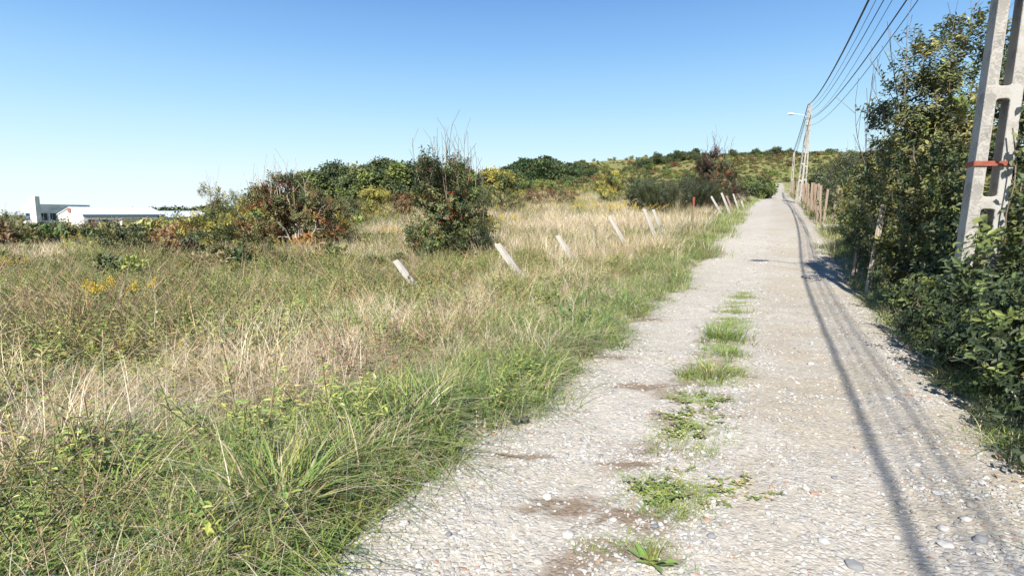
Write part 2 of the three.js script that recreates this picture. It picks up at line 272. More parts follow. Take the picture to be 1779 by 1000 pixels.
function forb(seed, { stems, h, leafL, leafW, pal, stemCol, leaves, plume = 0, plumePal, spread = .3 }) {
  const r = rng(seed), b = new Buf();
  for (let k = 0; k < stems; k++) {
    const a = r() * 6.283, q = Math.sqrt(r()) * spread * .5, p0 = V(Math.cos(a) * q, 0, Math.sin(a) * q), H = lerp(h[0], h[1], r()), lean = V(Math.cos(a) * spread * (.3 + r()), H, Math.sin(a) * spread * (.3 + r())), p1 = V().addVectors(p0, lean), sc = stemCol.map((x) => x * (.8 + .4 * r()));
    b.rod(p0, p1, .005, .002, sc);
    for (let j = 0; j < leaves; j++) { const t = .12 + .85 * (j + r() * .6) / leaves, az = j * 2.4 + r(), d = V(Math.cos(az), .35 - .5 * r(), Math.sin(az)).normalize(), c = pal(r), f = .8 + .4 * r(); b.leaf(V().lerpVectors(p0, p1, t), d, V(0, 1, 0), leafL * (1.15 - .6 * t) * (.7 + .5 * r()), leafW * (1.1 - .5 * t), c.map((x) => x * f)); }
    for (let j = 0; j < plume * 2.5; j++) { const t = .74 + .28 * r(), az = r() * 6.283, ww = .085 * (1.05 - t) * 4, o = V(Math.cos(az) * ww * r(), (r() - .3) * .04, Math.sin(az) * ww * r()), q2 = V().lerpVectors(p0, p1, t).add(o); b.leaf(q2, V(r() - .5, r(), r() - .5).normalize(), V(r() - .5, .4, r() - .5).normalize(), .013 + .013 * r(), .009 + .008 * r(), pick(r, plumePal)); }
  }
  return b.build();
}
const P_DRY = mixPal([STRAW, 10], [TAN, 2], [YELLOWGREEN, .6]), P_GREEN = mixPal([GREEN, 10], [YELLOWGREEN, 2.5], [STRAW, 1]), P_MIX = mixPal([GREEN, 5], [YELLOWGREEN, 2.5], [STRAW, 5], [TAN, .7]);
const near = {
  dry: [1, 2, 3, 4, 5].map((k) => tuft(100 + k, { n: 40, radius: .14, h: [.18, .62], w: [.002, .0045], bend: [.15, .9], pal: P_DRY, head: .5, mess: .35 })),
  thatch: [1, 2, 3, 4].map((k) => tuft(120 + k, { n: 54, radius: .2, h: [.1, .36], w: [.0025, .006], bend: [.7, 2.1], pal: mixPal([STRAW, 9], [TAN, 3], [YELLOWGREEN, 1]), mess: .5 })),
  mix: [1, 2, 3, 4].map((k) => tuft(140 + k, { n: 44, radius: .15, h: [.12, .45], w: [.003, .008], bend: [.3, 1.4], pal: P_MIX, head: .12, mess: .3 })),
  green: [1, 2, 3, 4].map((k) => tuft(160 + k, { n: 42, radius: .14, h: [.08, .34], w: [.005, .012], bend: [.35, 1.5], pal: P_GREEN, mess: .2 })),
  short: [1, 2, 3].map((k) => tuft(180 + k, { n: 44, radius: .13, h: [.03, .13], w: [.003, .006], bend: [.3, 1.1], pal: P_GREEN, segs: 3 })),
  weed: [1, 2, 3].map((k) => forb(200 + k, { stems: 4, h: [.16, .42], leafL: .07, leafW: .024, pal: mixPal([GREEN, 4], [YELLOWGREEN, 2]), stemCol: [.2, .2, .08], leaves: 11, spread: .16 })),
  herb: [1, 2, 3].map((k) => forb(240 + k, { stems: 9, h: [.14, .36], leafL: .075, leafW: .02, pal: mixPal([GREEN, 3], [YELLOWGREEN, 5]), stemCol: [.25, .25, .09], leaves: 14, spread: .3 })),
  brown: [1, 2, 3].map((k) => forb(220 + k, { stems: 8, h: [.22, .58], leafL: .04, leafW: .009, pal: mixPal([TAN, 5], [[[.17, .11, .075], [.22, .145, .10]], 5]), stemCol: [.34, .25, .17], leaves: 16, spread: .5 })),
};
const wide = {                                                              // the same plants farther off, where a clump is all that shows
  dry: [1, 2, 3].map((k) => tuft(300 + k, { n: 110, radius: .5, h: [.2, .68], w: [.005, .011], bend: [.15, .9], pal: P_DRY, head: .2, segs: 3 })),
  mix: [1, 2, 3].map((k) => tuft(320 + k, { n: 110, radius: .5, h: [.18, .55], w: [.006, .013], bend: [.25, 1], pal: P_MIX, segs: 3 })),
  green: [1, 2].map((k) => tuft(340 + k, { n: 100, radius: .45, h: [.12, .42], w: [.008, .016], bend: [.3, 1], pal: P_GREEN, segs: 3 })),
  weed: [1, 2].map((k) => forb(360 + k, { stems: 12, h: [.25, .65], leafL: .1, leafW: .042, pal: mixPal([GREEN, 3], [YELLOWGREEN, 3]), stemCol: [.2, .2, .08], leaves: 12, spread: .6 })),
  brown: [1, 2].map((k) => forb(380 + k, { stems: 14, h: [.3, .75], leafL: .08, leafW: .025, pal: mixPal([TAN, 6], [[[.19, .12, .075]], 3]), stemCol: [.26, .18, .12], leaves: 14, spread: .6 })),
  gold: [1, 2].map((k) => forb(400 + k, { stems: 9, h: [.4, .8], leafL: .09, leafW: .03, pal: mixPal([GREEN, 3], [YELLOWGREEN, 3]), stemCol: [.22, .22, .08], leaves: 10, plume: 26, plumePal: [[.56, .44, .06], [.50, .41, .08], [.46, .40, .10]], spread: .5 })),
};
{
  const r = rng(5), out = new Map();
  const put = (set, key, x, d, s, tint = 1, sy = 1) => { const list = set[key], k = Math.floor(r() * list.length), id = (set === near ? 'near ' : 'wide ') + key + ' ' + k; if (!out.has(id)) out.set(id, []); const f = (.86 + .42 * r()) * tint, warm = (r() - .5) * .12; out.get(id).push([place(x, ground(x, d) - .015, -d, r() * 6.283, s, (r() - .5) * .2, (r() - .5) * .2, s * sy), [f * (1 + warm), f, f * (1 - warm)]]); };
  const bands = [[.3, 3.5, 165, near], [3.5, 7, 125, near], [7, 12, 76, near], [12, 20, 42, near], [16, 30, 7, wide], [30, 55, 3.2, wide], [55, 95, 1.3, wide], [95, 170, .35, wide]];
  for (const [d0, d1, dens, set] of bands) {
    const x0 = -1.02 * d1 - 1.5, x1 = 1.1 * d1 + 2, n = (d1 - d0) * (x1 - x0) * dens;
    for (let k = 0; k < n; k++) {
      const d = lerp(d0, d1, r()), x = lerp(x0, x1, r()), s = along(x, d), u = left(x, d);
      if (x < -1.0 * d - 1.2 || x > .98 * d + 1.5) continue;
      const e = Math.abs(u) + edge(s + (u > 0 ? 0 : 50)) - (u > 0 ? 1.46 : s > 20 && s < 62 ? 2.05 : 1.72); if (e < 0) continue;
      const a = n2(x / 2.6 + 5, d / 2.6), b = n2b(x / 5.5, d / 5.5 + 50), c = n2(x / 1.1 + 90, d / 1.1), q = r();
      if (u > 3.4 && n2b(x / .75 + 60, d / .75) + .5 * n2(x / 2 + 8, d / 2) < -.5 && r() < .7) continue;      // hollows between the clumps
      const wS = set === wide ? 1 : (.8 + .45 * r()) * (1 + .3 * n2b(x / 1.7 + 3, d / 1.7) + .18 * n2(x / .6, d / .6 + 4));
      if (u < 0) {                                                            // right verge: short grass, then the dim floor under the hedge
        if (e > 6 && q > .3) continue;
        if (set === wide) put(set, q < .5 ? 'green' : 'mix', x, d, .7 + .4 * r());
        else if (e < .5) put(set, q < .62 ? 'short' : q < .8 ? 'green' : 'mix', x, d, wS * .8, 1.1);
        else put(set, q < .5 ? 'green' : q < .75 ? 'weed' : 'mix', x, d, wS, .9);
        continue;
      }
      if (set === wide) {
        const kind = e < 1 ? (q < .7 ? 'green' : 'mix') : b + .5 * a + (d < 45 && e < 9 ? .3 : -.22) + (q - .5) * .9 > 0 ? 'dry' : q < .34 ? 'mix' : q < .58 ? 'weed' : q < .66 ? 'brown' : q < .92 ? 'green' : 'gold';
        put(set, kind, x, d, (.8 + .5 * r()) * (d > 55 ? 1.3 : 1), kind === 'dry' ? 1.05 : 1);
      } else if (e < .28) put(set, q < .6 ? 'short' : q < .9 ? 'green' : 'mix', x, d, wS * .9);
      else if (e < 1.5 + .5 * a) { const dry = q + .5 * c + .14 * (e - .8) > .84; put(set, dry ? (r() < .5 ? 'dry' : 'thatch') : q < .42 ? 'green' : q < .68 ? 'mix' : q < .76 ? 'weed' : 'green', x, d, wS * (dry ? .75 : 1)); }
      else {
        const q2 = r(), band = smooth(5.0, 3.4, e + 1.2 * a), t = b * .7 + .7 * a + .8 * c + .5 * band - .26 + (q2 - .5) * .5, z = r();   // a strip of bleached straw along the old fence, mixed herbs behind it
        if (t > .3) put(set, z < (band > .5 ? .36 : .14) ? 'dry' : z < .78 ? 'thatch' : 'mix', x, d, wS * (band > .5 ? 1.05 : .9), 1.06);
        else if (t < -.62) put(set, z < .14 ? 'brown' : z < .55 ? 'weed' : z < .75 ? 'green' : 'thatch', x, d, wS);
        else { const h = n2(x / .8 + 17, d / .8), kind = h > .45 ? (z < .6 ? 'herb' : 'weed') : h < -.5 ? (z < .3 ? 'brown' : 'thatch') : z < .22 ? 'mix' : z < .7 ? 'green' : z < .84 ? 'weed' : 'thatch'; put(set, kind, x, d, wS * (kind === 'herb' || kind === 'weed' ? 1.25 : .9), 1.2); }
      }
    }
  }
  for (let k = 0; k < 1300; k++) { const s = 2.4 + 9.6 * r(), u = .3 + .32 * (r() + r() - 1), [x, d] = fromRoad(s, u); if (n2b(s / .55, 4) + .5 * n2(x / .2, d / .2) < .1 + .2 * Math.abs(u - .3)) continue; put(near, 'short', x, d, .35 + .3 * r(), 1.1); const l = out.get([...out.keys()].find((q) => q.startsWith('near short') && out.get(q).length && Math.abs(out.get(q).at(-1)[0].elements[12] - x) < 1e-9)); l.at(-1)[0].elements[13] = roadTop(s, u) - .01; }
  const words = { dry: ['dry_grass', 'tall straw coloured dry grass in the meadow', strawMat], thatch: ['dead_grass', 'matted dead straw grass lying over the meadow', strawMat], mix: ['meadow_grass', 'mixed green and straw grass of the meadow', grassMat], green: ['green_grass', 'green grass growing along the road and in the meadow', grassMat], short: ['verge_grass', 'short green grass at the road edge', grassMat], weed: ['meadow_weed', 'leafy green weeds scattered through the meadow', grassMat], herb: ['low_herb', 'low yellow green herbs spread through the meadow', grassMat], brown: ['dead_weed', 'brown dead weed stalks scattered through the meadow', strawMat], gold: ['goldenrod_growth', 'yellow flowering weeds spread over the far meadow', grassMat] };
  const fields = {};
  for (const [id, list] of out) { const [w, key, k] = id.split(' '), [name, label, mat] = words[key]; fields[key] = fields[key] || mass(name, label, key === 'weed' || key === 'herb' || key === 'brown' || key === 'gold' ? 'weeds' : 'grass'); stuff(name + '_spread', '', '', (w === 'near' ? near : wide)[key][+k], mat, list, fields[key]); }
}

// ------------------------------------------------------------------ shrubs and trees
function spray(seed, leaves, L, W, twig, droop = .1) {                        // a leafy twig, 1 unit of scale = real size
  const r = rng(seed), b = new Buf(), wood = [.5, .4, .3];
  if (twig) b.rod(V(0, 0, 0), V(0, twig, 0), .003, .0015, wood);
  for (let k = 0; k < leaves; k++) {
    const y = twig * (.15 + .85 * (k + 1) / leaves), az = k * 2.4 + r() * .8, d = V(Math.cos(az), .55 - droop * 4 * r(), Math.sin(az)).normalize(), f = .72 + .56 * r();
    b.leaf(V(0, y, 0), d, V((r() - .5) * .6, 1, (r() - .5) * .6).normalize(), L * (.65 + .6 * r()), W * (.7 + .5 * r()), [f * (.92 + .16 * r()), f, f * (.9 + .2 * r())]);
  }
  return b.build();
}
function clump(seed, n, R, L, W) {                                            // a ball of foliage for crowns far away
  const r = rng(seed), b = new Buf();
  for (let k = 0; k < n; k++) { const d = V(r() - .5, r() - .5, r() - .5).normalize(), q = R * Math.cbrt(r()), f = .7 + .6 * r(), dir = V(r() - .5, r() - .5, r() - .5).add(d).normalize(); b.leaf(d.clone().multiplyScalar(q), dir, V(r() - .5, r() + .2, r() - .5).normalize(), L * (.6 + .8 * r()), W * (.6 + .8 * r()), [f, f, f]); }
  return b.build();
}
const SPRAY = {
  broad: [spray(1, 7, .085, .046, .2), spray(2, 6, .095, .05, .18), spray(3, 8, .075, .042, .22)],
  small: [spray(4, 9, .05, .03, .18), spray(5, 8, .045, .028, .16), spray(6, 10, .055, .03, .2)],
  fine: [spray(7, 16, .05, .009, .25), spray(8, 18, .045, .008, .26)],
  far: [clump(1, 26, .22, .16, .1), clump(2, 26, .25, .17, .11)],
};
function grow(seed, o) {
  const r = rng(seed), P = [], parent = [], area = [], fixed = new Map();
  const add = (p, par) => { P.push(p); parent.push(par); area.push(0); return P.length - 1; };
  for (const st of o.stems) {
    const first = P.length === 0, a = V(st[0], -.12, st[1]), b = V(st[2], st[3], st[4]), n = Math.max(4, Math.ceil(a.distanceTo(b) / .3)); let prev = first ? -1 : 0;
    for (let k = first ? 0 : 1; k <= n; k++) { const t = k / n, w = Math.sin(t * Math.PI) * a.distanceTo(b) * .06; prev = add(V(lerp(a.x, b.x, Math.pow(t, 1.25)) + (k ? w * n3(seed, k * .4, 1) : 0), lerp(a.y, b.y, t), lerp(a.z, b.z, Math.pow(t, 1.25)) + (k ? w * n3(seed, k * .4, 7) : 0)), prev); }
  }
  const goals = [], mid = V(0, 0, 0); let total = 0;
  for (const [cx, cy, cz, rx, ry, rz, n] of o.blobs) { mid.add(V(cx, cy, cz).multiplyScalar(n)); total += n; for (let k = 0, tries = 0; k < n && tries < n * 12; tries++) { const d = V(r() * 2 - 1, r() * 2 - 1, r() * 2 - 1); if (d.lengthSq() > 1 || d.lengthSq() < .16 * r()) continue; const p = V(cx + d.x * rx, Math.max(.08, cy + d.y * ry), cz + d.z * rz); if (n3(p.x * (o.grain || 1.4) + seed, p.y * (o.grain || 1.4), p.z * (o.grain || 1.4)) < -.25) continue; goals.push({ p, leafy: true }); k++; } }
  mid.multiplyScalar(1 / Math.max(1, total));
  for (const b of o.bare || []) goals.push({ p: V(...b), leafy: false });
  const root = V(o.stems[0][0], 0, o.stems[0][1]);
  goals.sort((a, b) => a.p.distanceTo(root) - b.p.distanceTo(root));
  const tips = [];
  for (const g of goals) {
    let best = -1, cost = 1e9; for (let k = 0; k < P.length; k++) { if (fixed.has(k)) continue; if (!g.leafy) { const hx = Math.hypot(P[k].x - g.p.x, P[k].z - g.p.z), dy = g.p.y - P[k].y, c = hx * 2.2 + Math.abs(dy - 1.0 - .25 * (k % 3)) + (dy < .4 ? 5 : 0); if (c < cost) { cost = c; best = k; } continue; } const dd = P[k].distanceTo(g.p), c = dd * (1 + .9 * Math.max(0, (P[k].y - g.p.y) / (dd + .01))); if (c < cost) { cost = c; best = k; } }
    const a = P[best], L = a.distanceTo(g.p), n = Math.max(2, Math.ceil(L / .28)); let prev = best;
    const bow = V(r() - .5, .25 * (r() + .2), r() - .5).multiplyScalar(L * (g.leafy ? .28 : .12)), start = P.length;
    for (let k = 1; k <= n; k++) { const t = k / n, q = V().lerpVectors(a, g.p, t).addScaledVector(bow, Math.sin(t * Math.PI)); prev = add(q, prev); }
    const tw = o.twig || .0045; if (g.leafy) area[prev] += (o.tip || .0035) ** 2; else for (let k = start; k < P.length; k++) fixed.set(k, tw * (1.3 - .85 * (k - start) / n));
    if (g.leafy) tips.push({ p: g.p, dir: V().subVectors(g.p, mid).normalize() }); else for (let k = 0; k < 5; k++) { const at0 = start + Math.floor((.2 + .16 * k) * n), q = P[Math.min(at0, prev)], ax = V().subVectors(g.p, a).normalize(), e = add(V(q.x + ax.x * L * .22 + (r() - .5) * L * .34, q.y + ax.y * L * .22 + r() * L * .12, q.z + ax.z * L * .22 + (r() - .5) * L * .34), Math.min(at0, prev)); fixed.set(e, tw * .5); }
  }
  for (let k = P.length - 1; k >= 0; k--) if (parent[k] >= 0) area[parent[k]] += area[k] * .93; /* pipe model */
  const b = new Buf(), rad = area.map((x, k) => fixed.get(k) || Math.min(o.trunk || .12, Math.max(.0022, Math.sqrt(x) * (o.thick || 1))));
  for (let k = 0; k < P.length; k++) if (parent[k] >= 0) b.rod(P[parent[k]], P[k], Math.min(rad[parent[k]], rad[k] * 1.5), rad[k], [1, 1, 1], rad[k] > .03 ? 7 : rad[k] > .01 ? 5 : 3);
  return { wood: b.build(), tips };
}
const up = V(0, 1, 0), quat = new THREE.Quaternion(), spin = new THREE.Quaternion();
function leafList(seed, tips, { sprays, rc, size, pal, upward = .4 }) {
  const r = rng(seed + 991), list = [], pos = V(), sc = V(), m = new THREE.Matrix4();
  for (const t of tips) { const tone = .8 + .4 * r(), hue = pal(r); for (let k = 0; k < sprays; k++) {
    const d = V(r() * 2 - 1, r() * 2 - 1, r() * 2 - 1).normalize(); pos.copy(t.p).addScaledVector(d, rc * Math.pow(r(), .6)); if (pos.y < .03) pos.y = .03 + r() * .1;
    const dir = V(r() - .5, r() - .5, r() - .5).addScaledVector(t.dir, .5).addScaledVector(up, upward).normalize(); quat.setFromUnitVectors(up, dir).multiply(spin.setFromAxisAngle(up, r() * 6.283));
    const s = size * (.75 + .5 * r()), c = r() < .12 ? pal(r) : hue, f = tone * (.85 + .3 * r());
    list.push([m.compose(pos, quat, sc.set(s, s, s)).clone(), c.map((x) => x * f)]);
  } }
  return list;
}
const berryGeo = (() => { const b = new Buf(), g = new THREE.IcosahedronGeometry(.5, 1), r = rng(8), out = []; for (let k = 0; k < 7; k++) { const h = g.clone(); h.scale(.013, .014, .013); h.translate((r() - .5) * .07, (r() - .5) * .06, (r() - .5) * .07); out.push(h); } const m = merge(out), n = m.attributes.position.count; m.setAttribute('color', new THREE.Float32BufferAttribute(new Float32Array(n * 3).fill(1), 3)); return m; })();
function plant(name, label, category, [x, d], o) {
  const g = thing(name, label, category, x, ground(x, d), -d, o.group), { wood, tips } = grow(o.seed, o);
  part('trunk', wood, o.bark || barkMat, g);
  const all = leafList(o.seed, tips, o), kinds = SPRAY[o.leaf];
  const crown = new THREE.Group(); crown.name = 'crown'; crown.userData.kind = 'stuff'; g.add(crown);
  kinds.forEach((geo, i) => { const l = all.filter((_, k) => k % kinds.length === i); if (l.length) stuff('foliage', '', '', geo, leafMat, l, crown); });
  if (o.berries) { const r = rng(o.seed + 5), l = []; for (let k = 0; k < o.berries[0]; k++) { const t = tips[Math.floor(Math.pow(r(), 1) * tips.length)]; if (o.berries[3] && !o.berries[3](t.p)) continue; l.push([place(t.p.x + (r() - .5) * .5, t.p.y + (r() - .5) * .4, t.p.z + (r() - .5) * .5, r() * 6, o.berries[1]), o.berries[2].map((v) => v * (.7 + .6 * r()))]); } if (l.length) stuff('berries', '', '', berryGeo, berryMat, l, g); }
  return g;
}
const OLIVE = [[.115, .135, .04], [.15, .16, .048], [.085, .105, .034], [.19, .185, .055]], DEEP = [[.045, .076, .02], [.058, .092, .024], [.034, .06, .018], [.08, .112, .03]], YELLOW = [[.36, .33, .06], [.30, .31, .06], [.40, .34, .07]], REDDISH = [[.24, .105, .04], [.29, .15, .05], [.18, .10, .04], [.15, .125, .05]], BRIGHT = [[.155, .20, .042], [.19, .235, .055], [.125, .17, .042]], BLUE = [[.10, .13, .065], [.12, .145, .07], [.08, .11, .055]], MAROON = [[.085, .04, .03], [.11, .05, .035], [.065, .05, .03]];

// hedge and trees on the right of the road
const hedge = 'hedge growing along the right of the road';
plant('plum_tree', 'tall leafy tree left of the concrete pole, bare twigs reaching over the road', 'tree', fromRoad(13.2, -3.0), { seed: 21, stems: [[0, 0, -.3, 4.1, .1], [.25, .1, .7, 3.6, -.2], [-.15, .1, -.8, 2.8, .3]], blobs: [[-.45, 3.1, 0, 1.05, .95, .9, 90], [.6, 2.8, -.2, .95, 1.2, .9, 80], [-.3, 1.7, 0, 1.4, 1.0, 1.0, 120], [.2, .7, .2, 1.4, .7, .9, 60], [.25, 4.25, 0, .8, .75, .5, 34], [-.5, 4.0, .1, .55, .6, .4, 16], [1.0, 4.1, .1, .6, .7, .5, 24]], bare: [[-1.45, 4.5, .4], [-1.8, 4.1, .5], [-1.7, 3.75, .4], [-1.1, 4.75, .3], [-1.9, 3.5, .3], [-1.5, 4.0, .1], [.2, 5.3, 0], [-.2, 5.0, .2], [.7, 5.2, .1]], twig: .007, sprays: 9, rc: .24, leaf: 'broad', size: .95, pal: mixPal([OLIVE, 7], [YELLOW, .9], [BRIGHT, 2], [DEEP, 2]), thick: 1.1, group: hedge });
plant('hedge_tree', 'leafy tree close behind the concrete pole, cut by the picture edge', 'tree', fromRoad(10.4, -3.1), { seed: 22, stems: [[0, 0, .3, 3.6, 0], [.2, -.2, 1.0, 3.0, -.2]], blobs: [[.6, 3.2, 0, 1.1, .9, .9, 60], [.1, 2.0, 0, 1.0, .9, .8, 70], [1.3, 2.2, 0, .9, 1.1, .8, 50], [.2, .9, .1, 1.2, .8, .8, 70]], sprays: 8, rc: .24, leaf: 'broad', size: 1, pal: mixPal([DEEP, 5], [OLIVE, 3], [BRIGHT, 2]), group: hedge });
plant('hedge_shrub', 'dark glossy bush overhanging the verge below the concrete pole', 'shrub', fromRoad(7.05, -2.6), { seed: 23, stems: [[0, 0, -.2, 1.3, .1], [.2, .1, .5, 1.5, 0], [-.3, .1, -.5, .9, .3], [.3, -.2, .8, 1.2, -.3]], blobs: [[-.15, .75, .05, .75, .65, .8, 75], [.6, 1.1, -.1, .8, .8, .8, 60], [.2, .35, .2, 1.0, .3, .9, 40]], sprays: 8, rc: .2, leaf: 'broad', size: .9, pal: mixPal([DEEP, 7], [BRIGHT, 1.2]), group: hedge });
plant('hedge_shrub', 'broad dark green bush right beside the foot of the concrete pole', 'shrub', fromRoad(8.6, -2.95), { seed: 24, stems: [[0, 0, .1, 1.6, 0], [.3, 0, .7, 1.7, .1], [-.2, .2, -.4, 1.0, .3]], blobs: [[.25, 1.15, 0, .8, .8, .6, 75], [-.05, .5, .2, .85, .45, .7, 55], [.9, 1.5, -.1, .7, .7, .7, 40]], sprays: 8, rc: .2, leaf: 'broad', size: .85, pal: mixPal([DEEP, 5], [BRIGHT, 2], [OLIVE, 2]), group: hedge });
plant('hedge_shrub', 'dense bush between the leafy tall tree and the concrete pole', 'shrub', fromRoad(11.2, -2.95), { seed: 25, stems: [[0, 0, 0, 1.9, 0], [.2, 0, .5, 1.8, 0], [-.2, 0, -.5, 1.2, .2]], blobs: [[0, 1.3, 0, .9, .8, .7, 90], [-.1, .5, .15, .95, .45, .7, 60]], sprays: 8, rc: .22, leaf: 'broad', size: .85, pal: mixPal([DEEP, 4], [OLIVE, 4], [BRIGHT, 1]), group: hedge });
plant('hedge_shrub', 'yellowing tall bush right of the leaning stake with a white slab', 'shrub', fromRoad(17.6, -3.1), { seed: 26, stems: [[0, 0, 0, 2.7, 0], [.2, 0, .6, 2.4, 0], [-.2, 0, -.6, 2.0, .2]], blobs: [[0, 2.0, 0, 1.1, 1.0, 1.0, 110], [-.2, .9, .1, 1.2, .8, 1.1, 110], [.2, 3.0, 0, .6, .5, .5, 16]], bare: [[-.5, 3.5, 0], [.1, 3.9, 0], [-.9, 3.0, .2]], sprays: 8, rc: .27, leaf: 'broad', size: 1.0, pal: mixPal([OLIVE, 6], [YELLOW, 1], [DEEP, 3]), group: hedge });
plant('hedge_shrub', 'dark bush beside the stake with a white slab at its foot', 'shrub', fromRoad(21.8, -3.2), { seed: 27, stems: [[0, 0, 0, 2.2, 0], [.2, 0, .5, 2.0, 0], [-.2, 0, -.5, 1.7, .2]], blobs: [[0, 1.5, 0, 1.0, .9, 1.0, 90], [-.1, .7, .1, 1.1, .6, 1.1, 80]], bare: [[-.6, 2.9, 0], [.2, 3.0, 0]], sprays: 8, rc: .28, leaf: 'broad', size: 1.1, pal: mixPal([OLIVE, 5], [DEEP, 4], [YELLOW, 1]), group: hedge });
plant('hedge_shrub', 'grey green bush behind the nearest pickets of the fence', 'shrub', fromRoad(29, -3.7), { seed: 28, stems: [[0, 0, 0, 2.4, 0], [.2, 0, .8, 2.2, 0], [-.2, 0, -.8, 1.9, .2]], blobs: [[0, 1.7, 0, 1.4, 1.0, 1.4, 90], [0, .8, 0, 1.5, .7, 1.5, 80]], bare: [[-.6, 3.3, 0], [.2, 3.6, 0], [.8, 3.2, 0], [-.2, 3.3, .4]], sprays: 6, rc: .32, leaf: 'small', size: 1.9, pal: mixPal([BLUE, 5], [OLIVE, 4]), group: hedge });
plant('hedge_shrub', 'wide grey green bush behind the middle of the picket fence', 'shrub', fromRoad(37, -4.2), { seed: 29, stems: [[0, 0, 0, 2.6, 0], [.2, 0, 1, 2.2, 0], [-.2, 0, -1, 2.0, .2]], blobs: [[0, 1.9, 0, 1.7, 1.2, 1.6, 100], [0, .8, 0, 1.8, .7, 1.7, 80]], bare: [[-.6, 3.6, 0], [.4, 3.9, 0]], sprays: 6, rc: .36, leaf: 'small', size: 2.2, pal: mixPal([BLUE, 4], [OLIVE, 5]), group: hedge });
plant('hedge_shrub', 'rounded green bush behind the far end of the picket fence', 'shrub', fromRoad(52, -4.6), { seed: 30, stems: [[0, 0, 0, 2.4, 0], [.2, 0, 1, 2.2, 0]], blobs: [[0, 1.7, 0, 2.0, 1.2, 2.0, 90], [0, .7, 0, 2.2, .7, 2.0, 60]], sprays: 5, rc: .4, leaf: 'far', size: 1.0, pal: mixPal([BLUE, 4], [OLIVE, 5]), group: hedge });
plant('hedge_shrub', 'tall bush farther back behind the yellowing bush right of the stake', 'shrub', fromRoad(24, -5.8), { seed: 31, stems: [[0, 0, 0, 3.0, 0], [.2, 0, 1, 2.6, 0]], blobs: [[0, 2.3, 0, 1.6, 1.2, 1.5, 100], [0, 1.0, 0, 1.7, .9, 1.5, 80]], bare: [[-.8, 3.9, 0], [.4, 4.2, 0]], sprays: 6, rc: .34, leaf: 'broad', size: 1.3, pal: mixPal([OLIVE, 5], [DEEP, 3], [YELLOW, 1]), group: hedge });
plant('hedge_shrub', 'green bush filling the gap behind the leafy tall tree', 'shrub', fromRoad(15.3, -5.2), { seed: 32, stems: [[0, 0, 0, 2.8, 0], [.2, 0, .9, 2.4, 0]], blobs: [[0, 2.0, 0, 1.4, 1.2, 1.3, 100], [0, .9, 0, 1.5, .8, 1.3, 80]], sprays: 7, rc: .3, leaf: 'broad', size: 1.1, pal: mixPal([OLIVE, 4], [DEEP, 4], [YELLOW, 1]), group: hedge });

plant('hedge_shrub', 'dark leafy bush in the lower right corner of the picture', 'shrub', fromRoad(5.9, -2.45), { seed: 33, stems: [[0, 0, -.1, 1.1, .1], [.2, .1, .5, 1.3, 0], [-.2, .1, -.35, .8, .2]], blobs: [[-.02, .62, .05, .62, .55, .7, 75], [.6, .95, 0, .7, .75, .8, 60], [.1, .25, .1, .7, .22, .7, 30]], sprays: 8, rc: .18, leaf: 'broad', size: .8, pal: mixPal([DEEP, 7], [BRIGHT, 1.5]), group: hedge });
plant('hedge_shrub', 'low dark growth at the left foot of the pierced concrete pole', 'shrub', fromRoad(8.5, -2.12), { seed: 34, stems: [[0, 0, 0, .6, 0], [.2, 0, .4, .5, 0], [-.1, 0, -.3, .4, .1]], blobs: [[0, .32, 0, .5, .32, .55, 60], [.45, .5, .1, .4, .35, .4, 35]], sprays: 7, rc: .16, leaf: 'broad', size: .7, pal: mixPal([DEEP, 6], [BRIGHT, 1]), group: hedge });
plant('hedge_shrub', 'low leafy growth before the hedge, between the pole and the tall pale stake', 'shrub', fromRoad(10.3, -2.35), { seed: 36, stems: [[0, 0, 0, .8, 0], [.2, 0, .5, .7, 0], [-.2, 0, -.4, .6, .1]], blobs: [[0, .45, 0, .6, .45, .8, 80]], sprays: 7, rc: .18, leaf: 'broad', size: .75, pal: mixPal([DEEP, 6], [OLIVE, 2]), group: hedge });
plant('hedge_shrub', 'low dark growth under the leafy tall tree beside the grass verge', 'shrub', fromRoad(14.6, -2.75), { seed: 35, stems: [[0, 0, 0, 1.2, 0], [.2, 0, .7, 1.2, .1], [-.2, 0, -.7, 1.1, 0]], blobs: [[0, .75, 0, 1.0, .65, 1.0, 110]], sprays: 7, rc: .22, leaf: 'broad', size: .8, pal: mixPal([DEEP, 6], [OLIVE, 3]), group: hedge });

// shrubs standing in the meadow
plant('hawthorn_shrub', 'tall green shrub with red berries and bare upright twigs in the meadow', 'shrub', polar(-.108, 16.6), { seed: 41, stems: [[0, 0, -.1, 2.6, 0], [.15, .05, .45, 2.3, .1], [-.15, .05, -.6, 1.6, .1]], blobs: [[-.55, .75, .1, .65, .6, .6, 55], [.45, .85, 0, .7, .65, .7, 55], [-.1, 1.75, 0, .85, .7, .8, 75], [.25, 1.3, 0, .8, .6, .7, 40], [-.15, 2.5, 0, .7, .5, .6, 26]], bare: [[-1.0, 3.35, .1], [-.85, 3.0, .1], [-.5, 3.5, 0], [-.3, 3.4, .1], [-.1, 3.75, .1], [.0, 3.3, 0], [.1, 3.9, -.1], [.3, 3.5, .1], [.45, 3.6, 0], [.55, 3.3, 0], [.8, 2.9, .1], [-.7, 2.95, 0], [.2, 3.2, .1], [-.35, 3.3, .2], [.95, 2.75, 0], [.65, 3.05, .1], [-.15, 3.1, .1]], twig: .009, sprays: 8, rc: .2, leaf: 'small', size: 1.5, pal: mixPal([DEEP, 4], [OLIVE, 5], [BRIGHT, 1]), berries: [130, 2.0, [.36, .05, .02], (p) => (p.y > 1.2 && p.x > -.2) || p.x < -.6] });
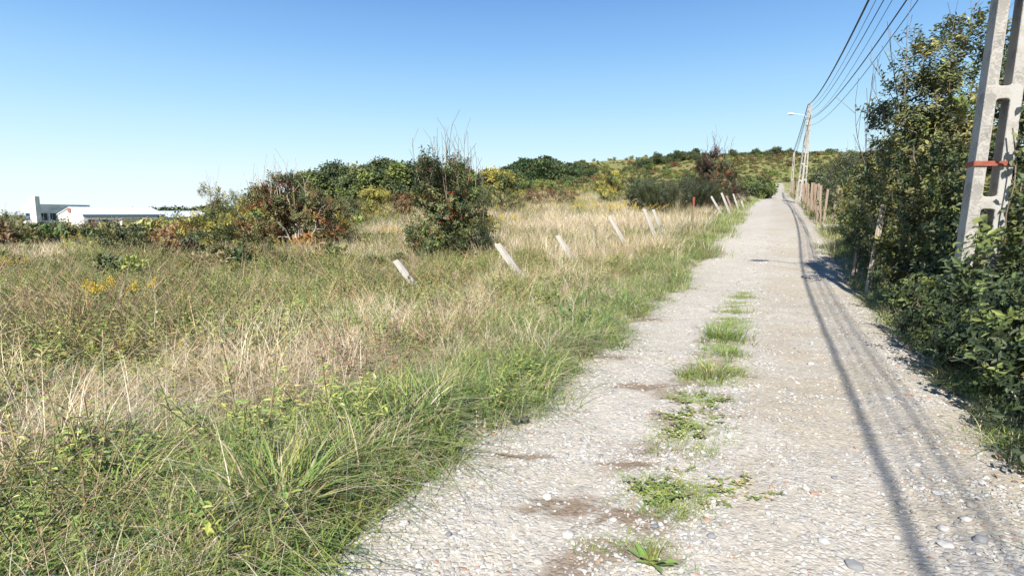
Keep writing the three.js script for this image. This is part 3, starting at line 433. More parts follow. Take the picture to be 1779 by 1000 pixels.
plant('hawthorn_shrub', 'rust red shrub with pale forked stems left of the tall green shrub', 'shrub', polar(-.362, 20), { seed: 42, stems: [[0, 0, -.5, 2.0, 0], [.1, .1, .75, 1.6, .25], [-.05, .15, -.85, 1.3, .35], [.05, .2, .1, 1.3, .3], [0, 0, -1.0, 2.1, -.2]], blobs: [[-.9, 1.6, -.1, .85, .65, .7, 70], [.2, 1.55, -.2, .9, .65, .7, 70], [.8, 1.0, -.2, .75, .7, .7, 60], [-.9, .8, -.1, .7, .5, .6, 45], [-.2, .7, -.5, 1.2, .6, .5, 50], [-.6, 2.2, -.1, .7, .4, .5, 24]], bare: [[-1.6, 2.8, 0], [-1.2, 3.0, 0], [-1.0, 2.8, .1], [-.8, 3.1, .1], [-.6, 2.9, .1], [-.5, 3.1, 0], [-.2, 2.9, 0], [-1.8, 2.5, .1], [.1, 2.6, 0], [-1.4, 2.7, .1]], twig: .009, sprays: 7, rc: .2, leaf: 'small', size: 1.5, pal: mixPal([REDDISH, 5], [OLIVE, 6], [YELLOW, 1]), bark: paleBarkMat, thick: 1.7, berries: [120, 2.2, [.36, .09, .03]] });
plant('yellow_shrub', 'small bright yellow green shrub between the two large meadow shrubs', 'shrub', polar(-.236, 33), { seed: 43, stems: [[0, 0, 0, 1.3, 0], [.1, 0, .3, 1.2, 0]], blobs: [[0, .95, 0, .75, .7, .7, 70]], sprays: 6, rc: .24, leaf: 'small', size: 2, pal: mixPal([YELLOW, 6], [BRIGHT, 2]) });
plant('rust_shrub', 'small rusty brown shrub right of the bright yellow shrub', 'shrub', polar(-.19, 34), { seed: 44, stems: [[0, 0, 0, .9, 0]], blobs: [[0, .7, 0, .65, .55, .6, 40]], sprays: 6, rc: .24, leaf: 'small', size: 2, pal: mixPal([REDDISH, 6]) });
plant('red_leaved_tree', 'dark red tree with bare top branches left of the road', 'tree', polar(.347, 35), { seed: 45, stems: [[0, 0, 0, 3.0, 0], [.2, 0, .5, 3.2, 0], [-.2, 0, -.6, 2.6, 0]], blobs: [[-.1, 2.5, 0, 1.0, .7, .9, 70], [.2, 1.6, 0, 1.3, .8, 1.1, 90], [.4, .8, 0, 1.5, .6, 1.2, 60]], bare: [[-.2, 4.3, 0], [0, 4.5, 0], [.6, 4.1, 0], [.9, 3.9, 0], [-.5, 3.9, 0], [.2, 4.1, .1]], sprays: 6, rc: .28, leaf: 'small', size: 2.0, pal: mixPal([MAROON, 5], [DEEP, 3], [REDDISH, 1]), twig: .012, berries: [26, 4, [.34, .06, .03]] });
plant('broom_shrub', 'wide blue green broom bush below the dark red tree', 'shrub', polar(.282, 29.5), { seed: 46, stems: [[0, 0, 0, 1.1, 0], [.4, 0, 1.1, 1.1, 0], [-.4, 0, -1.1, 1.0, 0]], blobs: [[-.9, .75, 0, 1.0, .65, .9, 70], [.3, .85, 0, 1.2, .7, 1.0, 80], [1.4, .75, 0, .9, .6, .9, 55]], sprays: 9, rc: .3, leaf: 'fine', size: 2.2, upward: 1.4, pal: mixPal([BLUE, 7], [BRIGHT, 1]) });
plant('round_shrub', 'dark green round shrub left of the blue green broom', 'shrub', polar(.227, 31.5), { seed: 47, stems: [[0, 0, 0, 1.5, 0], [.2, 0, .5, 1.3, 0]], blobs: [[0, 1.05, 0, .95, .8, .9, 90]], sprays: 6, rc: .26, leaf: 'small', size: 2.0, pal: mixPal([DEEP, 6], [OLIVE, 2]) });
plant('yellow_shrub', 'loose yellow green shrub on the slope behind the dark round shrub', 'shrub', polar(.168, 46), { seed: 48, stems: [[0, 0, 0, 2.0, 0], [.2, 0, .5, 1.8, 0]], blobs: [[0, 1.3, 0, 1.0, 1.0, .9, 80]], sprays: 5, rc: .34, leaf: 'small', size: 2.5, pal: mixPal([YELLOW, 4], [BRIGHT, 5]) });
plant('roadside_shrub', 'green bush at the far left edge of the road', 'shrub', polar(.418, 56), { seed: 49, stems: [[0, 0, 0, 1.6, 0], [.5, 0, 1, 1.6, 0]], blobs: [[0, 1.1, 0, 1.9, .9, 1.5, 90]], sprays: 5, rc: .4, leaf: 'far', size: .9, pal: mixPal([BRIGHT, 5], [DEEP, 3]) });
plant('dark_shrub', 'small dark green bush low in the left meadow', 'shrub', polar(-.672, 17.8), { seed: 50, stems: [[0, 0, 0, .7, 0], [.2, 0, .4, .6, 0]], blobs: [[0, .5, 0, .65, .42, .5, 55]], sprays: 7, rc: .18, leaf: 'small', size: 1.5, pal: mixPal([DEEP, 6], [OLIVE, 3]) });
plant('young_tree', 'sparse yellow green sapling with a tall thin top in the left meadow', 'tree', polar(-.535, 18.5), { seed: 51, stems: [[0, 0, .35, 2.1, 0], [.1, 0, -.4, 1.2, 0], [0, .1, .7, 1.2, .1]], blobs: [[0, .85, 0, .85, .6, .6, 50], [.5, 1.2, 0, .6, .5, .5, 26], [.3, 1.9, 0, .35, .4, .3, 9]], bare: [[.3, 2.6, 0], [.55, 2.5, 0]], sprays: 6, rc: .2, leaf: 'small', size: 1.5, pal: mixPal([YELLOW, 4], [OLIVE, 5], [BRIGHT, 2]) });
const scrub = 'scrub along the far side of the left meadow';
[[-.88, 30, 1.5, 2.1, OLIVE, 'olive bush at the left picture edge in front of the pillar'], [-.80, 34, 2.0, 1.6, REDDISH, 'dark reddish bush below the white pillar'], [-.735, 33, 2.0, 1.35, REDDISH, 'rusty bush in front of the white warehouse gable'], [-.665, 36, 2.2, 1.35, OLIVE, 'olive bush in front of the long pale roof'], [-.60, 29, 1.5, 1.35, YELLOW, 'yellowish bush below the right end of the long roof'], [-.50, 34, 1.6, 1.7, OLIVE, 'olive green bush right of the long pale roof'], [-.47, 38, 1.6, 2.5, BRIGHT, 'fresh green bush left of the rust red shrub'], [-.43, 30, 1.3, 1.5, YELLOW, 'yellow green bush at the left foot of the rust red shrub'], [-.30, 28, 1.2, 1.1, OLIVE, 'low olive bush right of the rust red shrub'], [-.03, 34, 1.6, 1.4, OLIVE, 'low olive bush right of the tall green shrub'], [.06, 42, 2.2, 1.2, REDDISH, 'low rusty bush on the slope above the leaning posts'], [-.775, 25, 1.4, 1.1, OLIVE, 'low green bush left of the small dark green bush'], [-.70, 26, 1.4, .95, REDDISH, 'low rusty bush behind the small dark green bush']].forEach(([t, d, w, h, pal, label], k) => plant('scrub_bush', label, 'bush', polar(t, d), { seed: 60 + k, stems: [[0, 0, 0, h * .8, 0], [.2, 0, w * .5, h * .7, 0], [-.2, 0, -w * .5, h * .7, 0]], blobs: [[0, h * .55, 0, w, h * .48, w * .8, 80]], bare: k % 3 ? [] : [[.2, h * 1.25, 0], [-.3, h * 1.15, 0]], sprays: 5, rc: .3, leaf: 'small', size: 2.0, pal: mixPal([pal, 6], [OLIVE, 2]), group: scrub }));

// trees at the back of the meadow
const grove = 'grove behind the meadow shrubs';
[[-.425, 64, 3.3, 2.2, DEEP, 'leftmost tree of the green grove, behind the rust red shrub'], [-.345, 62, 3.7, 2.4, BRIGHT, 'second tree of the green grove counted from the rust red shrub'], [-.30, 68, 4.5, 2.6, DEEP, 'third tree of the green grove counted from the rust red shrub'], [-.262, 62, 4.1, 2.4, BRIGHT, 'fourth tree of the green grove, above the bright yellow shrub'], [-.222, 66, 4.6, 2.6, DEEP, 'fifth tree of the green grove, above and right of the yellow shrub'], [-.188, 62, 4.2, 2.3, BRIGHT, 'sixth tree of the green grove, left of the tall green shrub'], [-.15, 68, 4.8, 2.5, DEEP, 'seventh tree of the green grove, touching the tall green shrub'], [-.09, 70, 4.0, 2.6, BRIGHT, 'tree of the green grove hidden behind the tall green shrub'], [-.03, 78, 3.7, 3.0, YELLOW, 'yellowing tree right of the tall green shrub at the grove end'], [-.875, 75, 2.6, 2.4, OLIVE, 'olive tree at the left picture edge beside the white pillar'], [-.50, 70, 2.8, 2.2, DEEP, 'small dark tree right of the long warehouse roof'], [.0, 95, 3.3, 3.2, BRIGHT, 'bright tree on the slope below the wooded hilltop']].forEach(([t, d, h, w, pal, label], k) => plant('grove_tree', label, 'tree', polar(t, d), { seed: 90 + k, stems: [[0, 0, .2, h * .85, 0], [.1, .1, w * .4, h * .7, .2], [-.1, 0, -w * .4, h * .65, 0]], blobs: [[0, h * .68, 0, w * .8, h * .32, w * .8, 80], [0, h * .36, 0, w, h * .34, w * .9, 80]], sprays: 6, rc: .55, leaf: 'far', size: 1.5, grain: .8, pal: mixPal([pal, 6], [DEEP, 3], [OLIVE, 1]), tip: .008, trunk: .2, group: grove }));
const crest = 'trees along the hill crest';
[[.215, 245, 5, 'leftmost tree on the hill crest'], [.247, 262, 7, 'pair of crowns on the hill crest left of the red tree'], [.285, 268, 6.5, 'round tree on the hill crest just left of the dark red tree'], [.312, 275, 5, 'low tree on the hill crest behind the dark red tree top'], [.375, 282, 4.5, 'low crest tree right of the dark red tree'], [.415, 290, 5, 'small crest tree between the dark red tree and the round one'], [.449, 292, 7, 'rounded tree on the crest above the road end'], [.472, 296, 4.5, 'crest tree right of the rounded one, left of the poles'], [.54, 290, 5, 'crest tree right of the far poles']].forEach(([t, d, h, label], k) => plant('crest_tree', label, 'tree', polar(t, d), { seed: 120 + k, stems: [[0, 0, .2, h * .8, 0], [.1, .1, h * .25, h * .7, .2]], blobs: [[0, h * .42, 0, h * .4, h * .3, h * .4, 36], [h * (.5 + .3 * (k % 3)), h * .2, 0, h * .8, h * .16, h * .5, 40], [-h * .6, h * (.12 + .06 * (k % 4)), 0, h * .7, h * .15, h * .5, 34]], sprays: 6, rc: .8, leaf: 'far', size: 2.3, grain: .5, pal: mixPal([DEEP, 6], [OLIVE, 3]), tip: .012, trunk: .25, group: crest }));

// masses far off
{
  const bush = [1, 2, 3].map((k) => { const b = []; const r = rng(500 + k); for (let i = 0; i < 9; i++) { const g = clump(510 + k * 10 + i, 34, .42, .3, .2); g.translate((r() - .5) * 1.3, .35 + r() * .75, (r() - .5) * 1.3); b.push(g); } return merge(b); });
  const r = rng(501), hill = [[], [], []], wood = [[], [], []], row = [[], [], []];
  for (let k = 0; k < 5200; k++) {
    const d = lerp(48, 330, Math.pow(r(), .75)), x = lerp(-.55, .75, r()) * d, u = left(x, d), s = along(x, d); if ((Math.abs(u) < 3.5 && s < 168) || u > 190 || x / d < -.42) continue;
    const dense = n2(x / 28, d / 28) + .4 * n2b(x / 9, d / 9) + (u > 25 && x / d < .13 ? .6 : 0) - (x / d > .13 ? .75 : 0) + (s > 297 && s < 308 ? 1.3 : 0); if (dense < .1 + .5 * r() && r() > .05) continue; if (u < 0 && s < 60) continue;
    const q = r() + .35 * n2(x / 20, d / 20 + 9), c = q < .5 ? pick(r, OLIVE) : q < .8 ? pick(r, BRIGHT) : q < .87 ? pick(r, [[.20, .11, .05], [.17, .12, .05]]) : q < .93 ? pick(r, YELLOW) : pick(r, DEEP), f = .95 + .6 * r(), size = (.5 + .7 * r() * r()) * (d > 130 ? 1.5 : 1) * (dense > .7 ? 1.3 : 1);
    hill[k % 3].push([place(x, ground(x, d) - .1, -d, r() * 6.3, size, 0, 0, size * (.7 + .5 * r())), c.map((v) => v * f)]);
  }
  const HEATH = [[.18, .195, .055], [.21, .215, .065], [.15, .175, .045], [.19, .16, .06]];
  for (let k = 0; k < 5200; k++) { const d = lerp(75, 300, Math.pow(r(), .8)), x = lerp(.08, .7, r()) * d, u = left(x, d), s = along(x, d); if ((Math.abs(u) < 4 && s < 168) || s > 292) continue; const p = n2(x / 16, d / 16) + .5 * n2b(x / 5, d / 5); if (p < -.3 + .4 * (r() - .5)) continue; const size = (.16 + .22 * r() + (r() < .03 ? .45 : 0)) * (d > 150 ? 1.6 : 1), c = p > .62 ? [.21, .135, .06] : r() < .14 ? pick(r, BRIGHT) : pick(r, HEATH); hill[k % 3].push([place(x, ground(x, d) - .05, -d, r() * 6.3, size * 1.4, 0, 0, size), c.map((v) => v * (.9 + .5 * r()))]); }
  for (let k = 0; k < 420; k++) { const t = lerp(-.06, .14, r()), d = lerp(205, 245, r()), x = t * d, bell = Math.exp(-(((t - .045) / .05) ** 2)), size = lerp(1.6, 3.4, bell) * (.8 + .4 * r()); wood[k % 3].push([place(x, ground(x, d) + bell * 2 * r() - .3, -d, r() * 6.3, size, 0, 0, size * 1.1), pick(r, DEEP).map((v) => v * (.9 + .6 * r()))]); }
  for (let k = 0; k < 160; k++) { const t = lerp(-.72, -.5, r()), d = lerp(230, 262, r()), x = t * d, size = 3.4 * (.8 + .5 * r()) * lerp(.55, 1.1, (t + .72) / .22); row[k % 3].push([place(x, ground(x, d) - .3, -d, r() * 6.3, size, 0, 0, size * 1.25), pick(r, DEEP).map((v) => v * (.9 + .5 * r()))]); }
  const lowScrub = [[], [], []], herbs = [[], [], []];
  for (let k = 0; k < 2200; k++) { const d = lerp(12, 60, Math.pow(r(), .8)), x = lerp(-.95, -.02, r()) * d, u = left(x, d); if (u < 7 || n2(x / 6 + 3, d / 6) + .5 * n2b(x / 2, d / 2) + (x / d < -.4 ? .2 : -.15) + (d > 21 && x / d < -.4 ? .45 : 0) < .1 + .3 * r()) continue; const size = .18 + .32 * r() * r() + (d > 21 && x / d < -.4 ? .22 + .2 * r() : 0), q = r() + .3 * n2(x / 5, d / 5 + 40), c = q < .4 ? pick(r, OLIVE) : q < .6 ? pick(r, DEEP) : q < .75 ? pick(r, YELLOWGREEN) : q < .88 ? pick(r, REDDISH) : pick(r, TAN); lowScrub[k % 3].push([place(x, ground(x, d) - .03, -d, r() * 6.3, size, 0, 0, size * (.8 + .5 * r())), c.map((v) => v * (.9 + .5 * r()))]); }
  const clumps = [1, 2, 3].map((k) => forb(880 + k, { stems: 16, h: [.12, .4], leafL: .085, leafW: .034, pal: () => [1, 1, 1], stemCol: [.9, .8, .6], leaves: 13, spread: .34 }));
  for (let k = 0; k < 620; k++) { const d = lerp(2.2, 17, Math.pow(r(), .7)), x = lerp(-1, .15, r()) * d, u = left(x, d); if (u < 2.0 || n2b(x / 1.6 + 31, d / 1.6) < .05 + .25 * r()) continue; const q = (r() + .35 * n2(x / 1.4 + 8, d / 1.4)) * (d < 5 ? .7 : 1), c = q < .5 ? pick(r, GREEN) : q < .72 ? pick(r, YELLOWGREEN) : q < .92 ? pick(r, [[.17, .12, .08], [.22, .15, .10], [.13, .09, .06]]) : pick(r, OLIVE); herbs[k % 3].push([place(x, ground(x, d) - .02, -d, r() * 6.3, (.65 + .7 * r()) * (d < 5 ? .6 : 1), (r() - .5) * .3, (r() - .5) * .3), c.map((v) => v * (.85 + .4 * r()))]); }
  const e1 = mass('meadow_scrub', 'low dark and rusty scrub dotted over the left meadow', 'scrub'), e2 = mass('herb_clumps', 'green and brown leafy herbs clumped through the near meadow', 'herbs');
  bush.forEach((g, i) => stuff('scrub_growth', '', '', g, leafMat, lowScrub[i], e1)); clumps.forEach((g, i) => stuff('herb_growth', '', '', g, grassMat, herbs[i], e2));
  const a = mass('hillside_scrub', 'low mixed scrub covering the far hillside', 'scrub'), b = mass('hilltop_wood', 'dark wood on the rounded hilltop', 'wood'), c = mass('distant_wood', 'dark line of wood behind the long warehouse roof', 'wood');
  bush.forEach((g, i) => { stuff('scrub_growth', '', '', g, leafMat, hill[i], a); stuff('wood_growth', '', '', g, leafMat, wood[i], b); stuff('wood_growth', '', '', g, leafMat, row[i], c); });
}

// ------------------------------------------------------------------ single plants near the camera
function herb(name, label, category, [x, d], geometry, material, group, s = 1) { const m = new THREE.Mesh(geometry, material); m.position.set(x, at(x, d) - .01, -d); m.scale.setScalar(s); return top(m, name, label, category, group); }
const tussock = (seed, n = 260, hh = .62, pal = mixPal([GREEN, 8], [YELLOWGREEN, 4], [STRAW, 1.2])) => tuft(seed, { n, radius: .17, h: [hh * .45, hh], w: [.006, .013], bend: [.5, 1.4], pal, segs: 6 });
const ts = 'long grass tussocks on the left verge';
herb('grass_tussock', 'large arching green tussock nearest the lower left gravel edge', 'tussock', [-1.17, 2.72], tussock(601, 340, .66), grassMat, ts);
herb('grass_tussock', 'large arching green tussock overhanging the gravel left of its middle', 'tussock', [-.66, 3.95], tussock(602, 320, .64), grassMat, ts);
herb('grass_tussock', 'smaller green tussock behind the two large arching ones', 'tussock', [-1.05, 4.2], tussock(603, 220, .52), grassMat, ts);
herb('grass_tussock', 'green tussock at the bottom left among straw', 'tussock', [-2.0, 2.75], tussock(604, 240, .5), grassMat, ts);
herb('grass_tussock', 'bushy green tussock at the road edge halfway to the leaning posts', 'tussock', [.62, 6.3], tussock(605, 240, .42), grassMat, ts);
herb('grass_tussock', 'low green tussock between the two large arching ones', 'tussock', [-.98, 3.3], tussock(606, 220, .45), grassMat, ts);
const centre = 'plants growing in the middle of the road', cp = mixPal([GREEN, 8], [YELLOWGREEN, 2]), yp = mixPal([GREEN, 4], [YELLOWGREEN, 5], [STRAW, 2]);
const low = (seed, n, rad, hh, pal) => tuft(seed, { n, radius: rad, h: [hh * .35, hh], w: [.004, .009], bend: [.3, 1.3], pal, segs: 3, ragged: .8 });
const creep = (seed, st, sp, hh, pal = cp) => forb(seed, { stems: st, h: [.015, hh], leafL: .042, leafW: .024, pal, stemCol: [.24, .2, .1], leaves: 7, spread: sp });
herb('grass_tuft', 'farthest yellow green tuft in the middle of the road', 'grass tuft', [4.35, 10.6], low(611, 260, .34, .10, yp), grassMat, centre);
herb('grass_tuft', 'flat yellow green tuft just before the farthest one on the road', 'grass tuft', [3.68, 9.2], low(612, 280, .30, .12, yp), grassMat, centre);
herb('grass_tuft', 'thickest bright green tuft in the middle of the road', 'grass tuft', [2.68, 7.15], low(613, 620, .26, .32, cp), grassMat, centre);
herb('grass_tuft', 'low green tuft just before the thickest one on the road', 'grass tuft', [2.40, 6.3], low(614, 420, .24, .17, cp), grassMat, centre);
herb('grass_tuft', 'yellowing bushy tuft in the middle of the road', 'grass tuft', [1.97, 5.5], low(615, 620, .25, .24, yp), grassMat, centre);
herb('grass_tuft', 'small green tuft left of the yellowing bushy one', 'grass tuft', [1.72, 5.45], low(616, 130, .09, .13, cp), grassMat, centre);
herb('road_weed', 'small leafy weed on bare gravel below the yellowing tuft', 'weed', [1.60, 4.75], creep(617, 30, .2, .06), grassMat, centre);
herb('road_weed', 'pair of leafy weed rosettes in the middle of the near road', 'weed', [1.43, 4.3], creep(618, 40, .22, .07), grassMat, centre);
herb('road_weed', 'light green weed clump with upright leaves left of the road middle', 'weed', [1.27, 4.0], creep(619, 24, .14, .09, yp), grassMat, centre);
herb('grass_tuft', 'dry yellowish patch of short grass on the near road', 'grass tuft', [1.13, 3.65], low(620, 300, .17, .05, yp), grassMat, centre);
herb('road_weed', 'leafy creeping weed in the brown earth of the near road', 'weed', [.82, 3.08], creep(621, 44, .14, .08), grassMat, centre);
herb('road_weed', 'grey green creeping weed trailing to the right on the near road', 'weed', [1.1, 3.2], creep(622, 26, .2, .04, yp), grassMat, centre);
herb('road_weed', 'flat creeping weed right of the road middle', 'weed', [1.32, 3.12], creep(623, 16, .14, .035, yp), grassMat, centre);
herb('grass_tuft', 'thin grass tuft around the creeping weeds on the near road', 'grass tuft', [.86, 2.92], low(624, 220, .13, .08, yp), grassMat, centre);
{
  const [x, d] = [.63, 2.42], g = thing('plantain', 'broad leaved plantain rosette at the bottom of the road', 'weed', x, at(x, d), -d, centre), r = rng(640); g.scale.setScalar(.8);
  for (let k = 0; k < 15; k++) { const az = k * 2.4 + r() * 1.2, b = new Buf(), d2 = V(Math.cos(az), .15 + (k < 6 ? .9 : .3) * r(), Math.sin(az)).normalize(); b.leaf(V((r() - .5) * .05, .01, (r() - .5) * .05), d2, V((r() - .5) * .8, 1, (r() - .5) * .8).normalize(), .07 + .09 * r(), .03 + .025 * r(), pick(r, BRIGHT).map((v) => v * (1 + .5 * r())), .12); part('leaf', b.build(), grassMat, g); }
  for (let k = 0; k < 34; k++) { const b = new Buf(); b.blade(V((r() - .5) * .05, 0, (r() - .5) * .05), r() * 6.3, .16 + .12 * r(), .007, .25 + .3 * r(), pick(r, YELLOWGREEN), 1.5, 4); part('stalk', b.build(), grassMat, g); }
}
const gold = (seed, st, hh, sp, pl = 40) => forb(seed, { stems: st, h: [hh * .7, hh], leafL: .1, leafW: .024, pal: mixPal([GREEN, 4], [YELLOWGREEN, 4]), stemCol: [.22, .22, .09], leaves: 14, plume: pl, plumePal: [[.70, .50, .03], [.62, .46, .05], [.55, .42, .06]], spread: sp });
herb('goldenrod', 'bright yellow flowering goldenrod in the left meadow', 'wildflower', [-5.55, 8.1], gold(651, 8, .55, .34, 60), grassMat, 'yellow wildflowers');
herb('goldenrod', 'flattened yellowish goldenrod in the nearer left meadow', 'wildflower', [-3.6, 5.5], gold(652, 7, .34, .3, 14), grassMat, 'yellow wildflowers');
herb('goldenrod', 'yellow tipped plant at the far left of the meadow', 'wildflower', [-11.2, 12.6], gold(653, 7, .5, .4, 30), grassMat, 'yellow wildflowers');
herb('goldenrod', 'yellow flowering clump left of the tall green shrub foot', 'wildflower', [-3.9, 21], gold(654, 12, .8, .7, 50), grassMat, 'yellow wildflowers');
herb('goldenrod', 'yellow flowering clump right of the tall green shrub', 'wildflower', [-.6, 24], gold(655, 14, .8, .8, 50), grassMat, 'yellow wildflowers');
herb('goldenrod', 'yellow flowers among the straw below the dark round shrub', 'wildflower', [5.4, 26.5], gold(656, 16, .9, 1.0, 50), grassMat, 'yellow wildflowers');
herb('goldenrod', 'yellow flowers left of those below the dark round shrub', 'wildflower', [4.1, 28], gold(657, 16, .9, 1.2, 50), grassMat, 'yellow wildflowers');
const leafy = (seed, st, hh, sp, pal) => forb(seed, { stems: st, h: [hh * .6, hh], leafL: .09, leafW: .035, pal, stemCol: [.2, .22, .08], leaves: 16, spread: sp });
herb('leafy_herb', 'yellow green leafy herb at the left of the meadow', 'herb', [-8.6, 10.8], leafy(661, 22, .45, .55, mixPal([BRIGHT, 4], [YELLOW, 3])), grassMat, 'leafy herbs');
herb('leafy_herb', 'green leafy herb right beside the yellow green one', 'herb', [-7.7, 10.4], leafy(662, 24, .42, .55, mixPal([BRIGHT, 6], [YELLOW, 1])), grassMat, 'leafy herbs');
herb('leafy_herb', 'bright green leaves at the left picture edge', 'herb', [-4.55, 5.1], leafy(663, 14, .3, .25, mixPal([BRIGHT, 6])), grassMat, 'leafy herbs');
const dead = (seed, st, hh, sp) => forb(seed, { stems: st, h: [hh * .5, hh], leafL: .06, leafW: .016, pal: mixPal([TAN, 2], [[[.12, .075, .05], [.16, .10, .07], [.09, .06, .045]], 6]), stemCol: [.16, .11, .08], leaves: 26, spread: sp });
herb('dead_bush', 'dark brown dead weed heap at the left picture edge', 'dead weeds', [-4.1, 5.6], dead(671, 60, .55, .6), strawMat, 'brown dead weeds');
herb('dead_bush', 'brown dead weeds just right of the dark heap at the left', 'dead weeds', [-4.9, 6.3], dead(672, 50, .5, .6), strawMat, 'brown dead weeds');
herb('dead_bush', 'upright brown stalks behind the bright yellow goldenrod', 'dead weeds', [-6.6, 10.6], dead(673, 30, .8, .35), strawMat, 'brown dead weeds');
herb('dead_bush', 'brown stalks in the meadow below the rust red shrub', 'dead weeds', [-5.5, 14.2], dead(674, 34, .75, .5), strawMat, 'brown dead weeds');
{ // single pale dry stalks that stand out of the grass
  const r = rng(680), list = [[-3.75, 5.9, .95, .1], [-3.0, 5.7, .8, .35], [-4.5, 7.2, 1.0, -.1], [-2.2, 4.7, .7, -.5], [-3.2, 4.9, .75, .8], [-1.75, 4.2, .55, .5], [-5.0, 5.2, .8, 1.1], [-2.6, 6.3, .8, -.3]];
  const words = ['tallest pale stalk beside the bright yellow goldenrod', 'pale leaning stalk in front of the goldenrod', 'pale upright stalk behind the goldenrod', 'pale stalk bent left in the near meadow', 'long pale stalk lying to the right near the dark weed heap', 'short pale stalk near the small tussock', 'pale stalk lying almost flat at the left picture edge', 'thin pale stalk in the straw right of the goldenrod'];
  list.forEach(([x, d, h, lean], k) => { const b = new Buf(); let p = V(0, 0, 0); for (let j = 1; j <= 5; j++) { const t = j / 5, q = V(lean * h * t * t * .9 + (r() - .5) * .03, h * t * (1 - .3 * Math.abs(lean) * t), (r() - .5) * .05); b.rod(p, q, .0055 * (1.2 - t), .0055 * (1.05 - t), [.62, .54, .42], 4); if (j > 2) b.rod(q, V(q.x + (r() - .5) * .2, q.y + .12, q.z + (r() - .5) * .2), .0025, .001, [.58, .5, .38], 3); p = q; } herb('dry_stalk', words[k], 'stalk', [x, d], b.build(), strawMat, 'pale dry stalks'); });
}

// ------------------------------------------------------------------ leaning concrete posts of the old fence on the left
{
  const words = ['leaning whitish fence post nearest the camera, half sunk in straw', 'thick leaning fence post with a worn foot, second nearest', 'short leaning fence post sticking out of dry grass, third nearest', 'slender leaning fence post, fourth nearest, beside a pair', 'left post of the leaning pair in the dry grass', 'right post of the leaning pair in the dry grass', 'pale post at the near end of the far leaning row', 'bright leaning post, second of the far row by the road', 'brownish leaning post, third of the far row by the road', 'short grey post, fourth of the far row by the road', 'bright leaning post, fifth of the far row by the road', 'last post of the far row, leaning most towards the field'];
  // x, d, length above ground, lean to the left, lean away, width, wooden
  const posts = [[-1.72, 10.6, .74, .62, .1, .13], [.27, 12.6, .98, .62, .05, .16], [1.72, 15.4, .9, .6, .05, .15], [3.6, 17.6, 1.25, .52, .1, .13], [4.86, 19.2, 1.2, .42, .0, .13], [5.4, 20.4, 1.05, .42, .0, .12], [10.05, 27.6, 1.15, .55, .0, .11], [10.85, 28.8, 1.2, .42, .0, .12], [11.6, 30.4, 1.0, .42, .0, .10, 1], [13.0, 33.2, 1.1, .36, .0, .10], [13.9, 34.6, 1.15, .38, .0, .12], [17.7, 43, 1.1, .62, .0, .13]];
  posts.forEach(([x, d, L, a, b, w, wooden], k) => {
    const g = new RoundedBoxGeometry(w, L + .3, w * .85, 4, .016), p = g.attributes.position; g.translate(0, L / 2 - .15, 0);
    for (let i = 0; i < p.count; i++) { const y = p.getY(i), t = y / L; const c = (t > .9 ? .03 * n3(p.getX(i) * 30, k * 3, p.getZ(i) * 30) : 0); p.setXYZ(i, p.getX(i) * (1.08 - .25 * t) + .012 * n3(k, y * 6, 2), y + c * 1.6 + (t > .9 ? (p.getX(i)) * .5 * n3(k, 8, 8) : 0), p.getZ(i) * (1.08 - .2 * t) + .01 * n3(k, y * 7, 9)); }
    g.computeVertexNormals();
    const m = new THREE.Mesh(g, wooden ? woodMat : postMat); m.position.set(x, ground(x, d), -d); m.rotation.set(-b, .25 - .4, a, 'XZY'); top(m, 'fence_post', words[k], 'fence post', 'leaning posts of the old fence');
  });
  const g = new THREE.Group(); const [x, d] = [7.0, 22.4]; g.position.set(x, ground(x, d), -d); top(g, 'marker_stake', 'thin dark stake with a rust red top beside the leaning posts', 'stake');
  part('shaft', box(.06, 1.0, .06, 0, .45, 0, .01), darkWoodMat, g); part('tip', box(.075, .32, .075, 0, 1.1, 0, .012), rustMat, g, 'rust red painted top of the stake');
}

// ------------------------------------------------------------------ picket fence and stakes on the right
{
  const r = rng(700), [fx, fd] = fromRoad(25.9, -1.98), g = thing('picket_fence', 'rough wooden picket fence along the right edge of the road', 'fence', fx, ground(fx, fd), -fd);
  const spots = [25.9, 27.0, 28.1, 29.2, 30.4, 31.5, 32.7, 33.9, 35.1, 36.3, 37.6, 38.9, 40.3, 42.2, 44.2, 46.5, 49.4, 52, 54, 56, 58.5, 61, 64, 67, 70, 74, 78, 82], tops = [];
  const rel = (s, u, y) => { const [x, d] = fromRoad(s, u); return V(x - fx, ground(x, d) + y - g.position.y, -(d - fd)); };
  spots.forEach((s, k) => { const h = 1.5 + (r() - .5) * .22, w = .075 + .03 * r(), q = box(w, h + .3, .045, 0, h / 2 - .15, 0, .008), p = q.attributes.position; for (let i = 0; i < p.count; i++) p.setX(i, p.getX(i) + .012 * n3(k, p.getY(i) * 2, 5)); q.computeVertexNormals(); const m = part(k ? `picket_${String(k).padStart(3, '0')}` : 'picket', q, k % 3 === 2 ? darkWoodMat : woodMat, g); m.position.copy(rel(s, -1.98 + (r() - .5) * .08, 0)); m.rotation.set((r() - .5) * .08, -.42 + (r() - .5) * .5, (r() - .5) * .12); });
  for (let k = 0; k < spots.length - 1; k++) { const a = rel(spots[k] - .05, -2.03, .1), b = rel(spots[k + 1] + .05, -2.03, .1), q = box(a.distanceTo(b), .24, .03, 0, 0, 0, .006), m = part(k ? `base_board_${String(k).padStart(3, '0')}` : 'base_board', q, darkWoodMat, g); m.position.lerpVectors(a, b, .5); m.quaternion.setFromUnitVectors(V(1, 0, 0), V().subVectors(b, a).normalize()); }
  for (const y of [.35, .8, 1.25]) { const pts = spots.map((s) => rel(s, -1.97, y + (r() - .5) * .05)); part('fence_wire', new THREE.TubeGeometry(new THREE.CatmullRomCurve3(pts), 80, .004, 4), metalMat, g); }
}
